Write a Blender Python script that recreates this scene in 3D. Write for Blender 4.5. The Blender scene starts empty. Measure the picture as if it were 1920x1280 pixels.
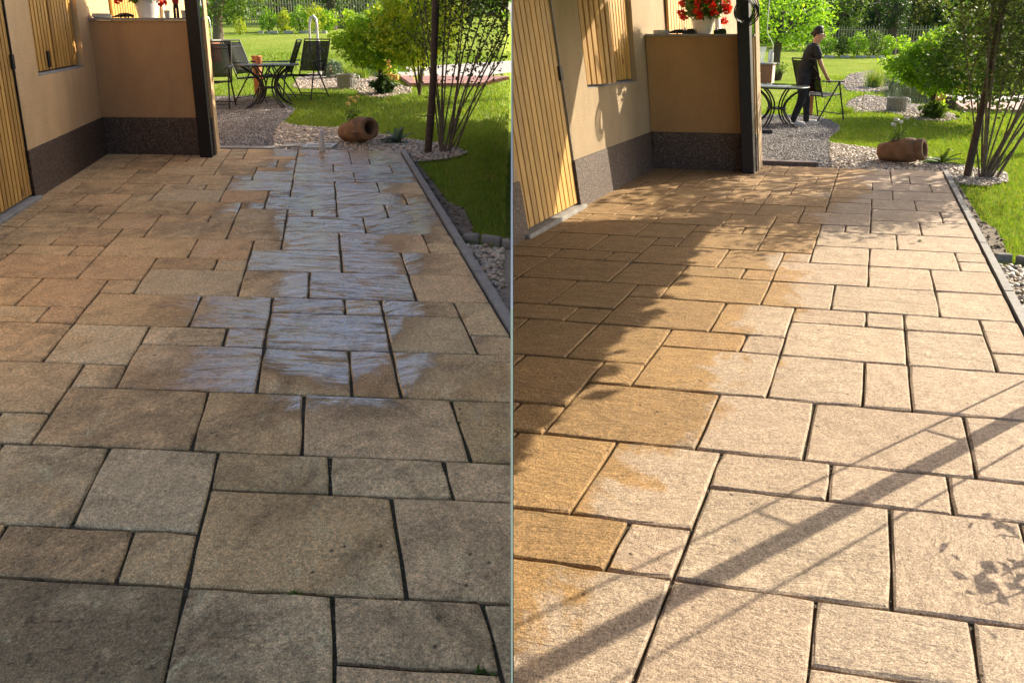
import bpy, bmesh, math, random
import numpy as np
from mathutils import Vector, Matrix, Euler

# ------------------------------------------------------------------ camera, sky, sun
scene = bpy.context.scene
COL = scene.collection
CAM_Z = 1.37
cd = bpy.data.cameras.new("camera")
cam = bpy.data.objects.new("camera", cd)
COL.objects.link(cam)
cam.location = (0.0, 0.0, CAM_Z)
cam.rotation_euler = (math.radians(90) - math.atan(290 / 1280), 0, 0)
cd.sensor_fit = 'HORIZONTAL'
cd.sensor_width = 36.0
cd.lens = 24.0
cd.shift_x = 0.0
cd.shift_y = -0.15
cd.clip_start = 0.05
cd.clip_end = 600.0
scene.camera = cam

SUN_AZ, SUN_EL = 60.0, 29.0          # degrees right of straight ahead, degrees up
world = bpy.data.worlds.new("World")
scene.world = world
world.use_nodes = True
wn = world.node_tree
sky = wn.nodes.new('ShaderNodeTexSky')
sky.sky_type = 'NISHITA'
sky.sun_disc = False
sky.sun_elevation = math.radians(SUN_EL)
sky.sun_rotation = math.radians(SUN_AZ)
sky.air_density = 0.75
sky.dust_density = 3.0
sky.ozone_density = 0.3
bg = wn.nodes['Background']
bg.inputs['Strength'].default_value = 0.105
wn.links.new(sky.outputs[0], bg.inputs['Color'])

sd = bpy.data.lights.new("sun", 'SUN')
sd.energy = 3.2
sd.angle = math.radians(0.35)
sd.color = (1.0, 0.88, 0.69)
sun = bpy.data.objects.new("sun", sd)
COL.objects.link(sun)
_sv = Vector((math.sin(math.radians(SUN_AZ)) * math.cos(math.radians(SUN_EL)),
              math.cos(math.radians(SUN_AZ)) * math.cos(math.radians(SUN_EL)),
              math.sin(math.radians(SUN_EL))))
sun.rotation_euler = _sv.to_track_quat('Z', 'Y').to_euler()
sun.location = (30, 20, 30)

scene.view_settings.view_transform = 'Standard'
scene.view_settings.look = 'None'
scene.view_settings.exposure = 1.6
scene.view_settings.gamma = 1.0
scene.view_settings.use_curve_mapping = False
scene.render.engine = 'CYCLES'
scene.cycles.max_bounces = 8
scene.cycles.transparent_max_bounces = 12
scene.cycles.use_denoising = True

rng = np.random.default_rng(7)
random.seed(7)

# ------------------------------------------------------------------ materials
def newmat(name):
    m = bpy.data.materials.new(name)
    m.use_nodes = True
    nt = m.node_tree
    b = nt.nodes['Principled BSDF']
    return m, nt, b

def N(nt, t, **kw):
    n = nt.nodes.new(t)
    for k, v in kw.items():
        if k in n.bl_rna.properties:
            setattr(n, k, v)
        else:
            n.inputs[k.replace('_', ' ')].default_value = v
    return n

def mixc(nt, fac, a, b, mode='MIX'):
    n = nt.nodes.new('ShaderNodeMix')
    n.data_type = 'RGBA'
    n.blend_type = mode
    n.clamp_factor = True
    for sock, val in ((n.inputs[0], fac), (n.inputs[6], a), (n.inputs[7], b)):
        if isinstance(val, bpy.types.NodeSocket):
            nt.links.new(val, sock)
        elif isinstance(val, (int, float)):
            sock.default_value = val
        else:
            sock.default_value = (*val, 1.0)
    return n.outputs[2]

def ramp(nt, src, stops, interp='LINEAR'):
    n = nt.nodes.new('ShaderNodeValToRGB')
    n.color_ramp.interpolation = interp
    el = n.color_ramp.elements
    while len(el) < len(stops):
        el.new(0.5)
    for e, (p, c) in zip(el, stops):
        e.position = p
        e.color = (*c, 1) if isinstance(c, tuple) else (c, c, c, 1)
    nt.links.new(src, n.inputs[0])
    return n.outputs[0]

def math_(nt, op, a, b=None, clamp=False):
    n = nt.nodes.new('ShaderNodeMath')
    n.operation = op
    n.use_clamp = clamp
    for s, v in zip(n.inputs, (a, b)):
        if v is None:
            continue
        if isinstance(v, bpy.types.NodeSocket):
            nt.links.new(v, s)
        else:
            s.default_value = v
    return n.outputs[0]

def coords(nt, rnd=False):
    tc = nt.nodes.new('ShaderNodeTexCoord')
    if not rnd:
        return tc.outputs['Object']
    oi = nt.nodes.new('ShaderNodeObjectInfo')
    mul = math_(nt, 'MULTIPLY', oi.outputs['Random'], 60.0)
    ad = nt.nodes.new('ShaderNodeVectorMath')
    ad.operation = 'ADD'
    nt.links.new(tc.outputs['Object'], ad.inputs[0])
    cb = nt.nodes.new('ShaderNodeCombineXYZ')
    for i in range(3):
        nt.links.new(mul, cb.inputs[i])
    nt.links.new(cb.outputs[0], ad.inputs[1])
    return ad.outputs[0]

def noise(nt, co, scale, detail=4, rough=0.55, dist=0.0, vscale=None):
    if vscale:
        mp = nt.nodes.new('ShaderNodeMapping')
        mp.inputs['Scale'].default_value = vscale
        nt.links.new(co, mp.inputs[0])
        co = mp.outputs[0]
    n = N(nt, 'ShaderNodeTexNoise', Scale=scale, Detail=detail, Roughness=rough, Distortion=dist)
    nt.links.new(co, n.inputs['Vector'])
    return n.outputs['Fac']

def bump(nt, h, strength, distance, normal=None):
    n = N(nt, 'ShaderNodeBump', Strength=strength, Distance=distance)
    nt.links.new(h, n.inputs['Height'])
    if normal:
        nt.links.new(normal, n.inputs['Normal'])
    return n.outputs[0]

def simple(name, c1, c2=None, scale=12.0, rough=0.7, metal=0.0, bmp=0.0, bscale=60.0, bdist=0.004, spec=0.4, rnd=True):
    m, nt, b = newmat(name)
    b.inputs['Roughness'].default_value = rough
    b.inputs['Metallic'].default_value = metal
    b.inputs['Specular IOR Level'].default_value = spec
    co = coords(nt, rnd)
    if c2 is None:
        c2 = tuple(min(1, x * 1.35) for x in c1)
        c1 = tuple(x * 0.8 for x in c1)
    f = noise(nt, co, scale, 5, 0.6)
    f = ramp(nt, f, [(0.3, 0.0), (0.7, 1.0)])
    nt.links.new(mixc(nt, f, c1, c2), b.inputs['Base Color'])
    if bmp > 0:
        nt.links.new(bump(nt, noise(nt, co, bscale, 4), bmp, bdist), b.inputs['Normal'])
    return m

def island_mat(name, cols, rough=0.75, bmp=0.0, bscale=80, spec=0.4):
    """every loose piece of the mesh takes its own colour from the range"""
    m, nt, b = newmat(name)
    g = nt.nodes.new('ShaderNodeNewGeometry')
    n = len(cols)
    c = ramp(nt, g.outputs['Random Per Island'], [((i + 0.5) / n, cols[i]) for i in range(n)])
    co = coords(nt)
    f = noise(nt, co, bscale, 3)
    c = mixc(nt, 1.0, c, ramp(nt, f, [(0.25, 0.72), (0.75, 1.2)]), 'MULTIPLY')
    nt.links.new(c, b.inputs['Base Color'])
    b.inputs['Roughness'].default_value = rough
    b.inputs['Specular IOR Level'].default_value = spec
    if bmp:
        nt.links.new(bump(nt, f, bmp, 0.004), b.inputs['Normal'])
    return m

def leaf_mat(name, cols, trans=0.45, tcol=(1.25, 1.2, 0.55), rough=0.5):
    m = bpy.data.materials.new(name)
    m.use_nodes = True
    nt = m.node_tree
    nt.nodes.clear()
    out = nt.nodes.new('ShaderNodeOutputMaterial')
    g = nt.nodes.new('ShaderNodeNewGeometry')
    n = len(cols)
    c = ramp(nt, g.outputs['Random Per Island'], [((i + 0.5) / n, cols[i]) for i in range(n)])
    d = nt.nodes.new('ShaderNodeBsdfPrincipled')
    d.inputs['Roughness'].default_value = rough
    d.inputs['Specular IOR Level'].default_value = 0.35
    nt.links.new(c, d.inputs['Base Color'])
    t = nt.nodes.new('ShaderNodeBsdfTranslucent')
    tc = mixc(nt, 1.0, c, tcol, 'MULTIPLY')
    nt.links.new(tc, t.inputs['Color'])
    mx = nt.nodes.new('ShaderNodeMixShader')
    mx.inputs[0].default_value = trans
    nt.links.new(d.outputs[0], mx.inputs[1])
    nt.links.new(t.outputs[0], mx.inputs[2])
    nt.links.new(mx.outputs[0], out.inputs['Surface'])
    return m

def garden_uv(nt, O, a, b):
    """the garden's own course (u) and distance (v) axes from the position of the shaded point"""
    inv = np.linalg.inv(np.array([a[:2], b[:2]]).T)
    g = nt.nodes.new('ShaderNodeNewGeometry')
    sx = nt.nodes.new('ShaderNodeSeparateXYZ')
    nt.links.new(g.outputs['Position'], sx.inputs[0])
    x = math_(nt, 'SUBTRACT', sx.outputs[0], O[0]); y = math_(nt, 'SUBTRACT', sx.outputs[1], O[1])
    lin = lambda p, q: math_(nt, 'ADD', math_(nt, 'MULTIPLY', x, float(p)), math_(nt, 'MULTIPLY', y, float(q)))
    return lin(*inv[0]), lin(*inv[1])

def slab_mat(name, axes, pale, gold, dark, dirt_shade, ledge, wet):
    """riven concrete paving: ledges, sand grain, pits, a golden uncleaned zone, grime with painted shade, and (left garden) a water film"""
    m, nt, b = newmat(name)
    co0 = coords(nt, True)
    oi = nt.nodes.new('ShaderNodeObjectInfo')
    R1 = oi.outputs['Random']
    fr = lambda k: math_(nt, 'FRACT', math_(nt, 'MULTIPLY', R1, k))
    vr = nt.nodes.new('ShaderNodeVectorRotate'); vr.rotation_type = 'Z_AXIS'
    nt.links.new(co0, vr.inputs['Vector'])
    nt.links.new(math_(nt, 'MULTIPLY', math_(nt, 'SUBTRACT', math_(nt, 'POWER', fr(13.7), 2.0), 0.12), -1.1), vr.inputs['Angle'])
    co = vr.outputs[0]
    u, v = garden_uv(nt, *axes)
    pos = nt.nodes.new('ShaderNodeNewGeometry').outputs['Position']
    ao = N(nt, 'ShaderNodeAttribute'); ao.attribute_type = 'OBJECT'; ao.attribute_name = 'dirt_shade'
    n1 = noise(nt, co, 3.2, 6, 0.66, 0.8)
    n2 = noise(nt, co, 13.0, 5, 0.68, 0.4)
    broad = noise(nt, pos, 1.3, 5, 0.6, 0.5)
    grain = noise(nt, co, 230.0, 3, 0.75)
    c_ = lambda k, f: math_(nt, 'MULTIPLY', math_(nt, 'SUBTRACT', f, 0.5), k)
    add = lambda *q: (math_(nt, 'ADD', q[0], add(*q[1:])) if len(q) > 1 else q[0])
    # golden zone with its own ragged border, and each slab a bit ahead or behind
    if wet:
        f = add(math_(nt, 'MULTIPLY', u, -1 / 30.0), c_(1.5, n1), c_(0.6, n2), c_(0.9, fr(7.3)), 0.42)
    else:
        edge = math_(nt, 'ADD', math_(nt, 'MULTIPLY', v, 0.16), -1.4)
        f = add(math_(nt, 'MULTIPLY', math_(nt, 'SUBTRACT', edge, u), 1 / 5.0), c_(2.0, n1), c_(0.8, n2), c_(0.7, fr(7.3)), 0.42)
    f = ramp(nt, f, [(0.36, 0.0), (0.60, 1.0)])
    c = mixc(nt, f, pale, gold)
    tone = ramp(nt, R1, [(0.0, (0.80, 0.79, 0.76)), (0.2, (1.04, 1.01, 0.96)), (0.4, (0.92, 0.84, 0.80)), (0.6, (1.10, 1.06, 1.0)), (0.8, (0.86, 0.86, 0.80)), (1.0, (1.0, 0.90, 0.84))])
    c = mixc(nt, 1.0 if wet else 0.5, c, mixc(nt, 1.0, c, tone, 'MULTIPLY'))
    # grime in patches, blots and rings, plus shade painted per slab
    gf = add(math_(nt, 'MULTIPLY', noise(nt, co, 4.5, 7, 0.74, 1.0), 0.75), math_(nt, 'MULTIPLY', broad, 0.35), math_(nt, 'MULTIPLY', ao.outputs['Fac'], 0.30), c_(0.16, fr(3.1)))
    gf = math_(nt, 'MULTIPLY', ramp(nt, gf, [(0.50, 0.0), (0.74, 1.0)]), dirt_shade)
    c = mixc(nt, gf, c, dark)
    bl = ramp(nt, noise(nt, co, 38.0, 4, 0.7, 0.6), [(0.56, 0.0), (0.66, 1.0)])
    c = mixc(nt, math_(nt, 'MULTIPLY', bl, math_(nt, 'ADD', 0.12 * dirt_shade, math_(nt, 'MULTIPLY', gf, 0.85))), c, tuple(k * 0.45 for k in dark))
    # bleached scuffs
    sc = ramp(nt, noise(nt, co, 5.2, 6, 0.7, 1.2), [(0.60, 0.0), (0.70, 1.0)])
    c = mixc(nt, math_(nt, 'MULTIPLY', sc, 0.35), c, tuple(min(0.7, k * 1.25) for k in pale))
    # sand grain
    c = mixc(nt, 1.0, c, ramp(nt, grain, [(0.30, 0.40), (0.5, 1.0), (0.70, 1.75)]), 'MULTIPLY')
    g2 = noise(nt, co, 85.0, 4, 0.75)
    c = mixc(nt, 1.0, c, ramp(nt, g2, [(0.32, 0.62), (0.5, 1.0), (0.68, 1.36)]), 'MULTIPLY')
    c = mixc(nt, 1.0, c, ramp(nt, n2, [(0.3, 0.82), (0.7, 1.14)]), 'MULTIPLY')
    # a few pits
    vo = N(nt, 'ShaderNodeTexVoronoi', Scale=15.0)
    nt.links.new(co, vo.inputs['Vector'])
    pm = ramp(nt, noise(nt, co, 5.0, 2), [(0.52, 0.0), (0.56, 1.0)])
    pit = math_(nt, 'SUBTRACT', 1.0, math_(nt, 'MULTIPLY', ramp(nt, vo.outputs['Distance'], [(0.05, 1.0), (0.11, 0.0)]), math_(nt, 'MULTIPLY', pm, 0.75)))
    c = mixc(nt, 1.0, c, pit, 'MULTIPLY')
    # riven ledges, stronger on some slabs than on others
    ls = math_(nt, 'MULTIPLY', math_(nt, 'ADD', 0.35, fr(23.1)), ledge)
    r1 = noise(nt, co, 2.6, 3, 0.5, 1.2, (1.0, 3.4, 1.0))
    led = ramp(nt, r1, [(0.0, 0.0), (0.34, 0.05), (0.36, 0.28), (0.46, 0.33), (0.475, 0.55), (0.56, 0.6), (0.575, 0.8), (1.0, 1.0)])
    r2 = noise(nt, co, 9.0, 6, 0.62, 0.9, (1.0, 2.6, 1.0))
    r3 = noise(nt, co, 5.0, 4, 0.55, 0.9, (0.7, 5.5, 1.0))
    hgt = add(math_(nt, 'MULTIPLY', led, ls), math_(nt, 'MULTIPLY', r2, 0.8), math_(nt, 'MULTIPLY', math_(nt, 'MULTIPLY', r3, ls), 0.9), math_(nt, 'MULTIPLY', pit, 0.3))
    nrm = bump(nt, hgt, 0.9, 0.011)
    nt.links.new(bump(nt, grain, 0.8, 0.0035, nrm), b.inputs['Normal'])
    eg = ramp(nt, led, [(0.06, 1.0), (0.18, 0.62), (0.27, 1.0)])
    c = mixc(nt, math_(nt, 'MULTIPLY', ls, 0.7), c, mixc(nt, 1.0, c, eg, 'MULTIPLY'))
    b.inputs['Roughness'].default_value = 0.82
    b.inputs['Specular IOR Level'].default_value = 0.35
    if wet:
        # a wet band along the terrace, running in soft tide marks across the joints
        cu = math_(nt, 'ADD', math_(nt, 'MULTIPLY', v, 0.07), 3.7)
        d = math_(nt, 'DIVIDE', math_(nt, 'SUBTRACT', u, cu), math_(nt, 'ADD', math_(nt, 'MULTIPLY', v, 0.14), 4.2))
        band = math_(nt, 'POWER', 2.718, math_(nt, 'MULTIPLY', math_(nt, 'MULTIPLY', d, d), -1.0))
        near = math_(nt, 'MULTIPLY', math_(nt, 'SUBTRACT', v, 3.2), 0.22, clamp=True)
        w = add(math_(nt, 'MULTIPLY', band, math_(nt, 'ADD', 0.0, math_(nt, 'MULTIPLY', near, 1.06))), c_(0.55, broad), c_(0.42, n1), c_(0.28, n2), c_(0.70, fr(5.9)))
        wm = ramp(nt, w, [(0.47, 0.0), (0.56, 1.0)])
        damp = ramp(nt, w, [(0.30, 0.0), (0.50, 1.0)])
        c = mixc(nt, math_(nt, 'MULTIPLY', damp, 0.75), c, mixc(nt, 1.0, c, (0.50, 0.46, 0.42), 'MULTIPLY'))
        dry = ramp(nt, led, [(0.04, 1.0), (0.16, 0.10), (0.27, 1.0), (0.33, 1.0), (0.44, 0.15), (0.54, 1.0), (0.60, 1.0), (0.70, 0.2), (0.79, 1.0)])
        rip = ramp(nt, r3, [(0.38, 0.05), (0.47, 1.0)])
        nt.links.new(math_(nt, 'MULTIPLY', math_(nt, 'MULTIPLY', wm, dry), rip), b.inputs['Coat Weight'])
        b.inputs['Coat Roughness'].default_value = 0.05
        b.inputs['Coat IOR'].default_value = 3.0
        film = bump(nt, add(math_(nt, 'MULTIPLY', led, 0.5), math_(nt, 'MULTIPLY', r3, 1.2), math_(nt, 'MULTIPLY', r2, 0.5)), 0.8, 0.010)
        nt.links.new(film, b.inputs['Coat Normal'])
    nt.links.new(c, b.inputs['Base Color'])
    return m

AX_L = ((-0.8237, 1.4616, 0.0068), (0.0938, -0.0062, 0.0), (-0.0504, 0.1853, 0.0037))
AX_R = ((0.4182, 1.5084, -0.0148), (0.0865, -0.0159, 0.0), (0.0994, 0.1891, -0.0030))
M = {}
M['slab_wet'] = slab_mat("paving_weathered", AX_L, (0.70, 0.525, 0.305), (0.64, 0.44, 0.225), (0.20, 0.14, 0.072), 0.85, 1.0, True)
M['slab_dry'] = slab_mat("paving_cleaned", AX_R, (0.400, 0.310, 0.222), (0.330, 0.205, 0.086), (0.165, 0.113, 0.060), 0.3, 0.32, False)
M['bedding'] = simple("joint_sand", (0.040, 0.034, 0.024), (0.085, 0.07, 0.045), 40, 0.95, bmp=0.6, bscale=120)
M['moss'] = leaf_mat("moss", [(0.03, 0.055, 0.012), (0.06, 0.10, 0.02)], 0.2)
M['kerb'] = simple("kerb_concrete", (0.22, 0.21, 0.195), (0.32, 0.31, 0.29), 18, 0.85, bmp=0.4, bscale=180)
M['edging'] = simple("edging_stone", (0.16, 0.145, 0.13), (0.27, 0.25, 0.22), 16, 0.9, bmp=0.6, bscale=90)
M['concrete'] = simple("grey_concrete", (0.20, 0.19, 0.175), (0.34, 0.32, 0.29), 14, 0.9, bmp=0.4, bscale=120)

def stucco(name, c1, c2):
    m, nt, b = newmat(name)
    co = coords(nt)
    big = noise(nt, co, 1.6, 4, 0.6)
    fine = noise(nt, co, 150, 3, 0.7)
    c = mixc(nt, ramp(nt, big, [(0.3, 0.0), (0.7, 1.0)]), c1, c2)
    c = mixc(nt, 1.0, c, ramp(nt, fine, [(0.3, 0.80), (0.7, 1.14)]), 'MULTIPLY')
    st = noise(nt, co, 2.2, 6, 0.65, 0.5, (1.6, 1.6, 0.5))
    c = mixc(nt, 1.0, c, ramp(nt, st, [(0.3, 0.86), (0.55, 1.0), (0.8, 1.06)]), 'MULTIPLY')
    nt.links.new(c, b.inputs['Base Color'])
    b.inputs['Roughness'].default_value = 0.9
    b.inputs['Specular IOR Level'].default_value = 0.25
    vo = N(nt, 'ShaderNodeTexVoronoi', Scale=190.0)
    nt.links.new(co, vo.inputs['Vector'])
    h = math_(nt, 'ADD', vo.outputs['Distance'], fine)
    nt.links.new(bump(nt, h, 0.9, 0.006), b.inputs['Normal'])
    return m

def mosaic(name):
    m, nt, b = newmat(name)
    co = coords(nt)
    vo = N(nt, 'ShaderNodeTexVoronoi', Scale=210.0)
    nt.links.new(co, vo.inputs['Vector'])
    rgb = nt.nodes.new('ShaderNodeSeparateColor')
    nt.links.new(vo.outputs['Color'], rgb.inputs[0])
    c = ramp(nt, rgb.outputs[0], [(0.0, (0.013, 0.008, 0.005)), (0.4, (0.050, 0.029, 0.018)), (0.7, (0.100, 0.062, 0.041)), (0.92, (0.21, 0.145, 0.11)), (1.0, (0.42, 0.34, 0.28))])
    nt.links.new(c, b.inputs['Base Color'])
    b.inputs['Roughness'].default_value = 0.55
    nt.links.new(bump(nt, vo.outputs['Distance'], 0.8, 0.004), b.inputs['Normal'])
    return m

def wood(name, c1, c2, along=(14, 14, 0.9), rough=0.55):
    m, nt, b = newmat(name)
    co = coords(nt, True)
    f = noise(nt, co, 3.0, 6, 0.6, 0.4, along)
    c = mixc(nt, ramp(nt, f, [(0.32, 0.0), (0.68, 1.0)]), c1, c2)
    oi = nt.nodes.new('ShaderNodeObjectInfo')
    c = mixc(nt, 1.0, c, ramp(nt, oi.outputs['Random'], [(0, (0.78, 0.74, 0.70)), (0.5, (1.0, 1.0, 1.0)), (1, (1.12, 1.08, 1.0))]), 'MULTIPLY')
    kn = N(nt, 'ShaderNodeTexVoronoi', Scale=2.6)
    mp = nt.nodes.new('ShaderNodeMapping'); mp.inputs['Scale'].default_value = (2.2, 2.2, 0.8)
    nt.links.new(co, mp.inputs[0]); nt.links.new(mp.outputs[0], kn.inputs['Vector'])
    c = mixc(nt, 1.0, c, ramp(nt, kn.outputs['Distance'], [(0.05, (0.32, 0.22, 0.15)), (0.10, (1.0, 1.0, 1.0))]), 'MULTIPLY')
    fd = noise(nt, co, 1.3, 4, 0.6)
    c = mixc(nt, 1.0, c, ramp(nt, fd, [(0.3, 0.80), (0.7, 1.1)]), 'MULTIPLY')
    nt.links.new(c, b.inputs['Base Color'])
    b.inputs['Roughness'].default_value = rough
    nt.links.new(bump(nt, f, 0.35, 0.003), b.inputs['Normal'])
    return m

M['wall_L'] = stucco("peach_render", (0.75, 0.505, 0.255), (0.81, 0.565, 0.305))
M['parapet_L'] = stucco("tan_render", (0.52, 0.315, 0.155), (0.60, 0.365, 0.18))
M['wall_R'] = stucco("peach_render_sun_dimmed", (0.46, 0.345, 0.215), (0.52, 0.39, 0.25))  # darker copy of the left wall colour, offsetting the full sun
M['parapet_R'] = stucco("tan_render_shade_dimmed", (0.48, 0.285, 0.125), (0.54, 0.325, 0.145))  # darker copy of the left parapet, shade put into its colour
M['plinth'] = mosaic("mosaic_plinth")
M['larch'] = wood("honey_larch", (0.50, 0.275, 0.06), (0.64, 0.385, 0.105))
M['groove'] = simple("dark_groove", (0.05, 0.03, 0.012), rough=0.9)
M['iron'] = simple("black_iron", (0.012, 0.012, 0.013), (0.02, 0.02, 0.022), 30, 0.5)
M['postblack'] = simple("dark_stained_timber", (0.006, 0.005, 0.006), (0.012, 0.010, 0.010), 30, 0.55, bmp=0.2)
M['roof'] = simple("roof_sheet", (0.10, 0.07, 0.06), rough=0.8)
M['screen'] = simple("white_sheet", (0.80, 0.82, 0.78), (0.85, 0.86, 0.82), 5, 0.6)
M['screenback'] = simple('bounce_cut_backing', (0.07, 0.05, 0.035), (0.11, 0.08, 0.055), 6, 0.8)
M['bark'] = simple("bark", (0.050, 0.036, 0.026), (0.12, 0.09, 0.066), 40, 0.9, bmp=0.9, bscale=50, bdist=0.01)
M['bark_pale'] = simple("pale_bark", (0.10, 0.075, 0.052), (0.22, 0.17, 0.12), 30, 0.9, bmp=0.9, bscale=40, bdist=0.01)
M['pole'] = simple("brown_pole", (0.040, 0.024, 0.018), (0.085, 0.055, 0.040), 30, 0.7, bmp=0.6, bscale=30, bdist=0.008)
M['terracotta'] = simple("weathered_terracotta", (0.13, 0.075, 0.042), (0.30, 0.17, 0.09), 9, 0.85, bmp=0.5, bscale=40)
M['pebble'] = island_mat("pebbles", [(0.24, 0.195, 0.145), (0.46, 0.39, 0.30), (0.58, 0.51, 0.41), (0.32, 0.22, 0.14), (0.66, 0.60, 0.51), (0.18, 0.165, 0.15), (0.52, 0.45, 0.35)], 0.6)
M['chip'] = island_mat("granite_chips", [(0.12, 0.115, 0.11), (0.22, 0.21, 0.205), (0.32, 0.31, 0.30), (0.17, 0.165, 0.17), (0.42, 0.40, 0.38)], 0.75)
M['shingle'] = island_mat("cream_shingle", [(0.32, 0.26, 0.20), (0.45, 0.38, 0.31), (0.38, 0.30, 0.23), (0.52, 0.46, 0.39)], 0.8)
M['gravelbed'] = simple("gravel_bed", (0.10, 0.095, 0.09), (0.22, 0.21, 0.20), 60, 0.95, bmp=0.8, bscale=140)
M['pebblebed'] = simple("pebble_bed", (0.16, 0.13, 0.10), (0.32, 0.27, 0.21), 40, 0.95, bmp=0.8, bscale=70)
M['shorebed'] = simple("shore_bed", (0.28, 0.23, 0.18), (0.42, 0.35, 0.28), 25, 0.95, bmp=0.6, bscale=60)
M['soil'] = simple("bare_soil", (0.10, 0.08, 0.055), (0.22, 0.185, 0.14), 14, 0.95, bmp=0.9, bscale=50, bdist=0.02)
M['white_glaze'] = simple("white_glaze", (0.70, 0.69, 0.66), (0.78, 0.77, 0.74), 6, 0.35)
M['white_plastic'] = simple("off_white_plastic", (0.62, 0.60, 0.54), (0.70, 0.67, 0.60), 8, 0.45)
M['greyboard'] = simple("pale_board", (0.38, 0.40, 0.36), (0.52, 0.55, 0.50), 8, 0.4)
M['steel'] = simple("brushed_steel", (0.55, 0.56, 0.58), (0.68, 0.69, 0.7), 30, 0.28, 1.0)
M['greymetal'] = simple("grey_painted_iron", (0.42, 0.42, 0.42), (0.55, 0.55, 0.54), 20, 0.5, 0.3)
M['copper'] = simple("copper", (0.50, 0.24, 0.10), (0.68, 0.36, 0.16), 12, 0.35, 0.8)
M['chairframe'] = simple("anthracite_tube", (0.010, 0.011, 0.013), (0.018, 0.019, 0.021), 20, 0.4)
M['stone'] = simple("grey_stone", (0.17, 0.165, 0.15), (0.30, 0.29, 0.265), 25, 0.9, bmp=0.5, bscale=60)
M['brickred'] = simple("red_brick_post", (0.30, 0.11, 0.045), (0.42, 0.17, 0.07), 20, 0.85, bmp=0.4)
M['cabinet'] = wood("cabinet_wood", (0.24, 0.085, 0.045), (0.34, 0.13, 0.07))
M['cabwhite'] = simple("cream_panel", (0.55, 0.47, 0.38), rough=0.7)
M['deck'] = wood("red_decking", (0.34, 0.17, 0.14), (0.46, 0.26, 0.22), (3, 20, 20), 0.7)
M['paving_pale'] = simple("pale_paving", (0.38, 0.345, 0.31), (0.48, 0.44, 0.40), 8, 0.85)
M['orange'] = simple("orange_wood", (0.52, 0.24, 0.06), (0.64, 0.33, 0.10), 12, 0.7)
M['blue'] = simple("blue_glass", (0.02, 0.04, 0.22), (0.03, 0.06, 0.30), 6, 0.2)
M['black'] = simple("black_plastic", (0.012, 0.012, 0.012), (0.022, 0.022, 0.022), 10, 0.45)
M['glassclear'] = simple("cloudy_glass", (0.42, 0.43, 0.38), (0.62, 0.62, 0.56), 40, 0.15)
M['red'] = simple("red_cloth", (0.30, 0.02, 0.025), rough=0.7)
M['petal'] = leaf_mat("red_petal", [(0.55, 0.012, 0.02), (0.70, 0.02, 0.02), (0.78, 0.06, 0.02), (0.85, 0.16, 0.05)], 0.35, (1.1, 0.8, 0.7), 0.5)
M['yellow'] = leaf_mat("yellow_petal", [(0.70, 0.56, 0.16), (0.80, 0.68, 0.28)], 0.3, (1.1, 1.0, 0.7))
M['logs'] = wood("stacked_logs", (0.13, 0.085, 0.055), (0.24, 0.17, 0.12))
M['picket'] = simple("grey_pickets", (0.26, 0.25, 0.15), (0.36, 0.35, 0.22), 10, 0.85)
M['block'] = simple('pale_edging_block', (0.40, 0.38, 0.34), (0.55, 0.52, 0.47), 8, 0.9)
M['wire'] = simple("grey_wire", (0.16, 0.17, 0.16), rough=0.5, metal=0.6)
M['terracotta_pot'] = simple("dark_pot", (0.05, 0.035, 0.03), rough=0.7)
M['leaf_yellow'] = leaf_mat("yellow_green_leaf", [(0.31, 0.419, 0.034), (0.465, 0.558, 0.046), (0.589, 0.589, 0.054), (0.217, 0.341, 0.031)], 0.5)
M['leaf_bright'] = leaf_mat("bright_green_leaf", [(0.176, 0.352, 0.029), (0.256, 0.464, 0.035), (0.352, 0.544, 0.048), (0.128, 0.256, 0.024)], 0.5)
M['leaf_sunny'] = leaf_mat("sun_brightened_green_leaf", [(0.24, 0.43, 0.03), (0.32, 0.50, 0.035), (0.40, 0.52, 0.045), (0.17, 0.33, 0.025)], 0.55)  # lighter copy of the bright leaf, sunlight put into the colour
M['leaf_mid'] = leaf_mat("mid_green_leaf", [(0.081, 0.155, 0.03), (0.121, 0.203, 0.041), (0.162, 0.23, 0.047), (0.061, 0.115, 0.024)], 0.45)
M['leaf_dark'] = leaf_mat("dark_green_leaf", [(0.022, 0.050, 0.014), (0.035, 0.075, 0.02), (0.05, 0.095, 0.026)], 0.4)
M['leaf_olive'] = leaf_mat("olive_leaf", [(0.063, 0.092, 0.03), (0.098, 0.132, 0.041), (0.132, 0.161, 0.057), (0.046, 0.069, 0.023)], 0.45)
M['leaf_silver'] = leaf_mat("blue_green_leaf", [(0.10, 0.155, 0.105), (0.15, 0.21, 0.15), (0.085, 0.135, 0.075)], 0.35, (1.1, 1.15, 0.8))
M['grass'] = leaf_mat("grass_blade", [(0.10, 0.21, 0.018), (0.17, 0.29, 0.026), (0.26, 0.36, 0.045), (0.13, 0.25, 0.02), (0.34, 0.32, 0.09), (0.19, 0.31, 0.03)], 0.42, (1.3, 1.25, 0.5))
M['skin'] = simple("skin", (0.50, 0.27, 0.18), (0.56, 0.31, 0.21), 12, 0.5)
M['hair'] = simple("dark_hair", (0.018, 0.011, 0.008), (0.03, 0.02, 0.014), 40, 0.5)
M['teeshirt'] = simple("black_jersey", (0.014, 0.014, 0.016), (0.028, 0.028, 0.030), 14, 0.85, bmp=0.9, bscale=16, bdist=0.03)
M['trousers'] = simple("black_denim", (0.016, 0.016, 0.020), (0.032, 0.032, 0.038), 16, 0.85, bmp=0.9, bscale=14, bdist=0.03)
M['shoe'] = simple("pale_trainers", (0.52, 0.50, 0.47), (0.66, 0.64, 0.60), 12, 0.6)

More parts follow.
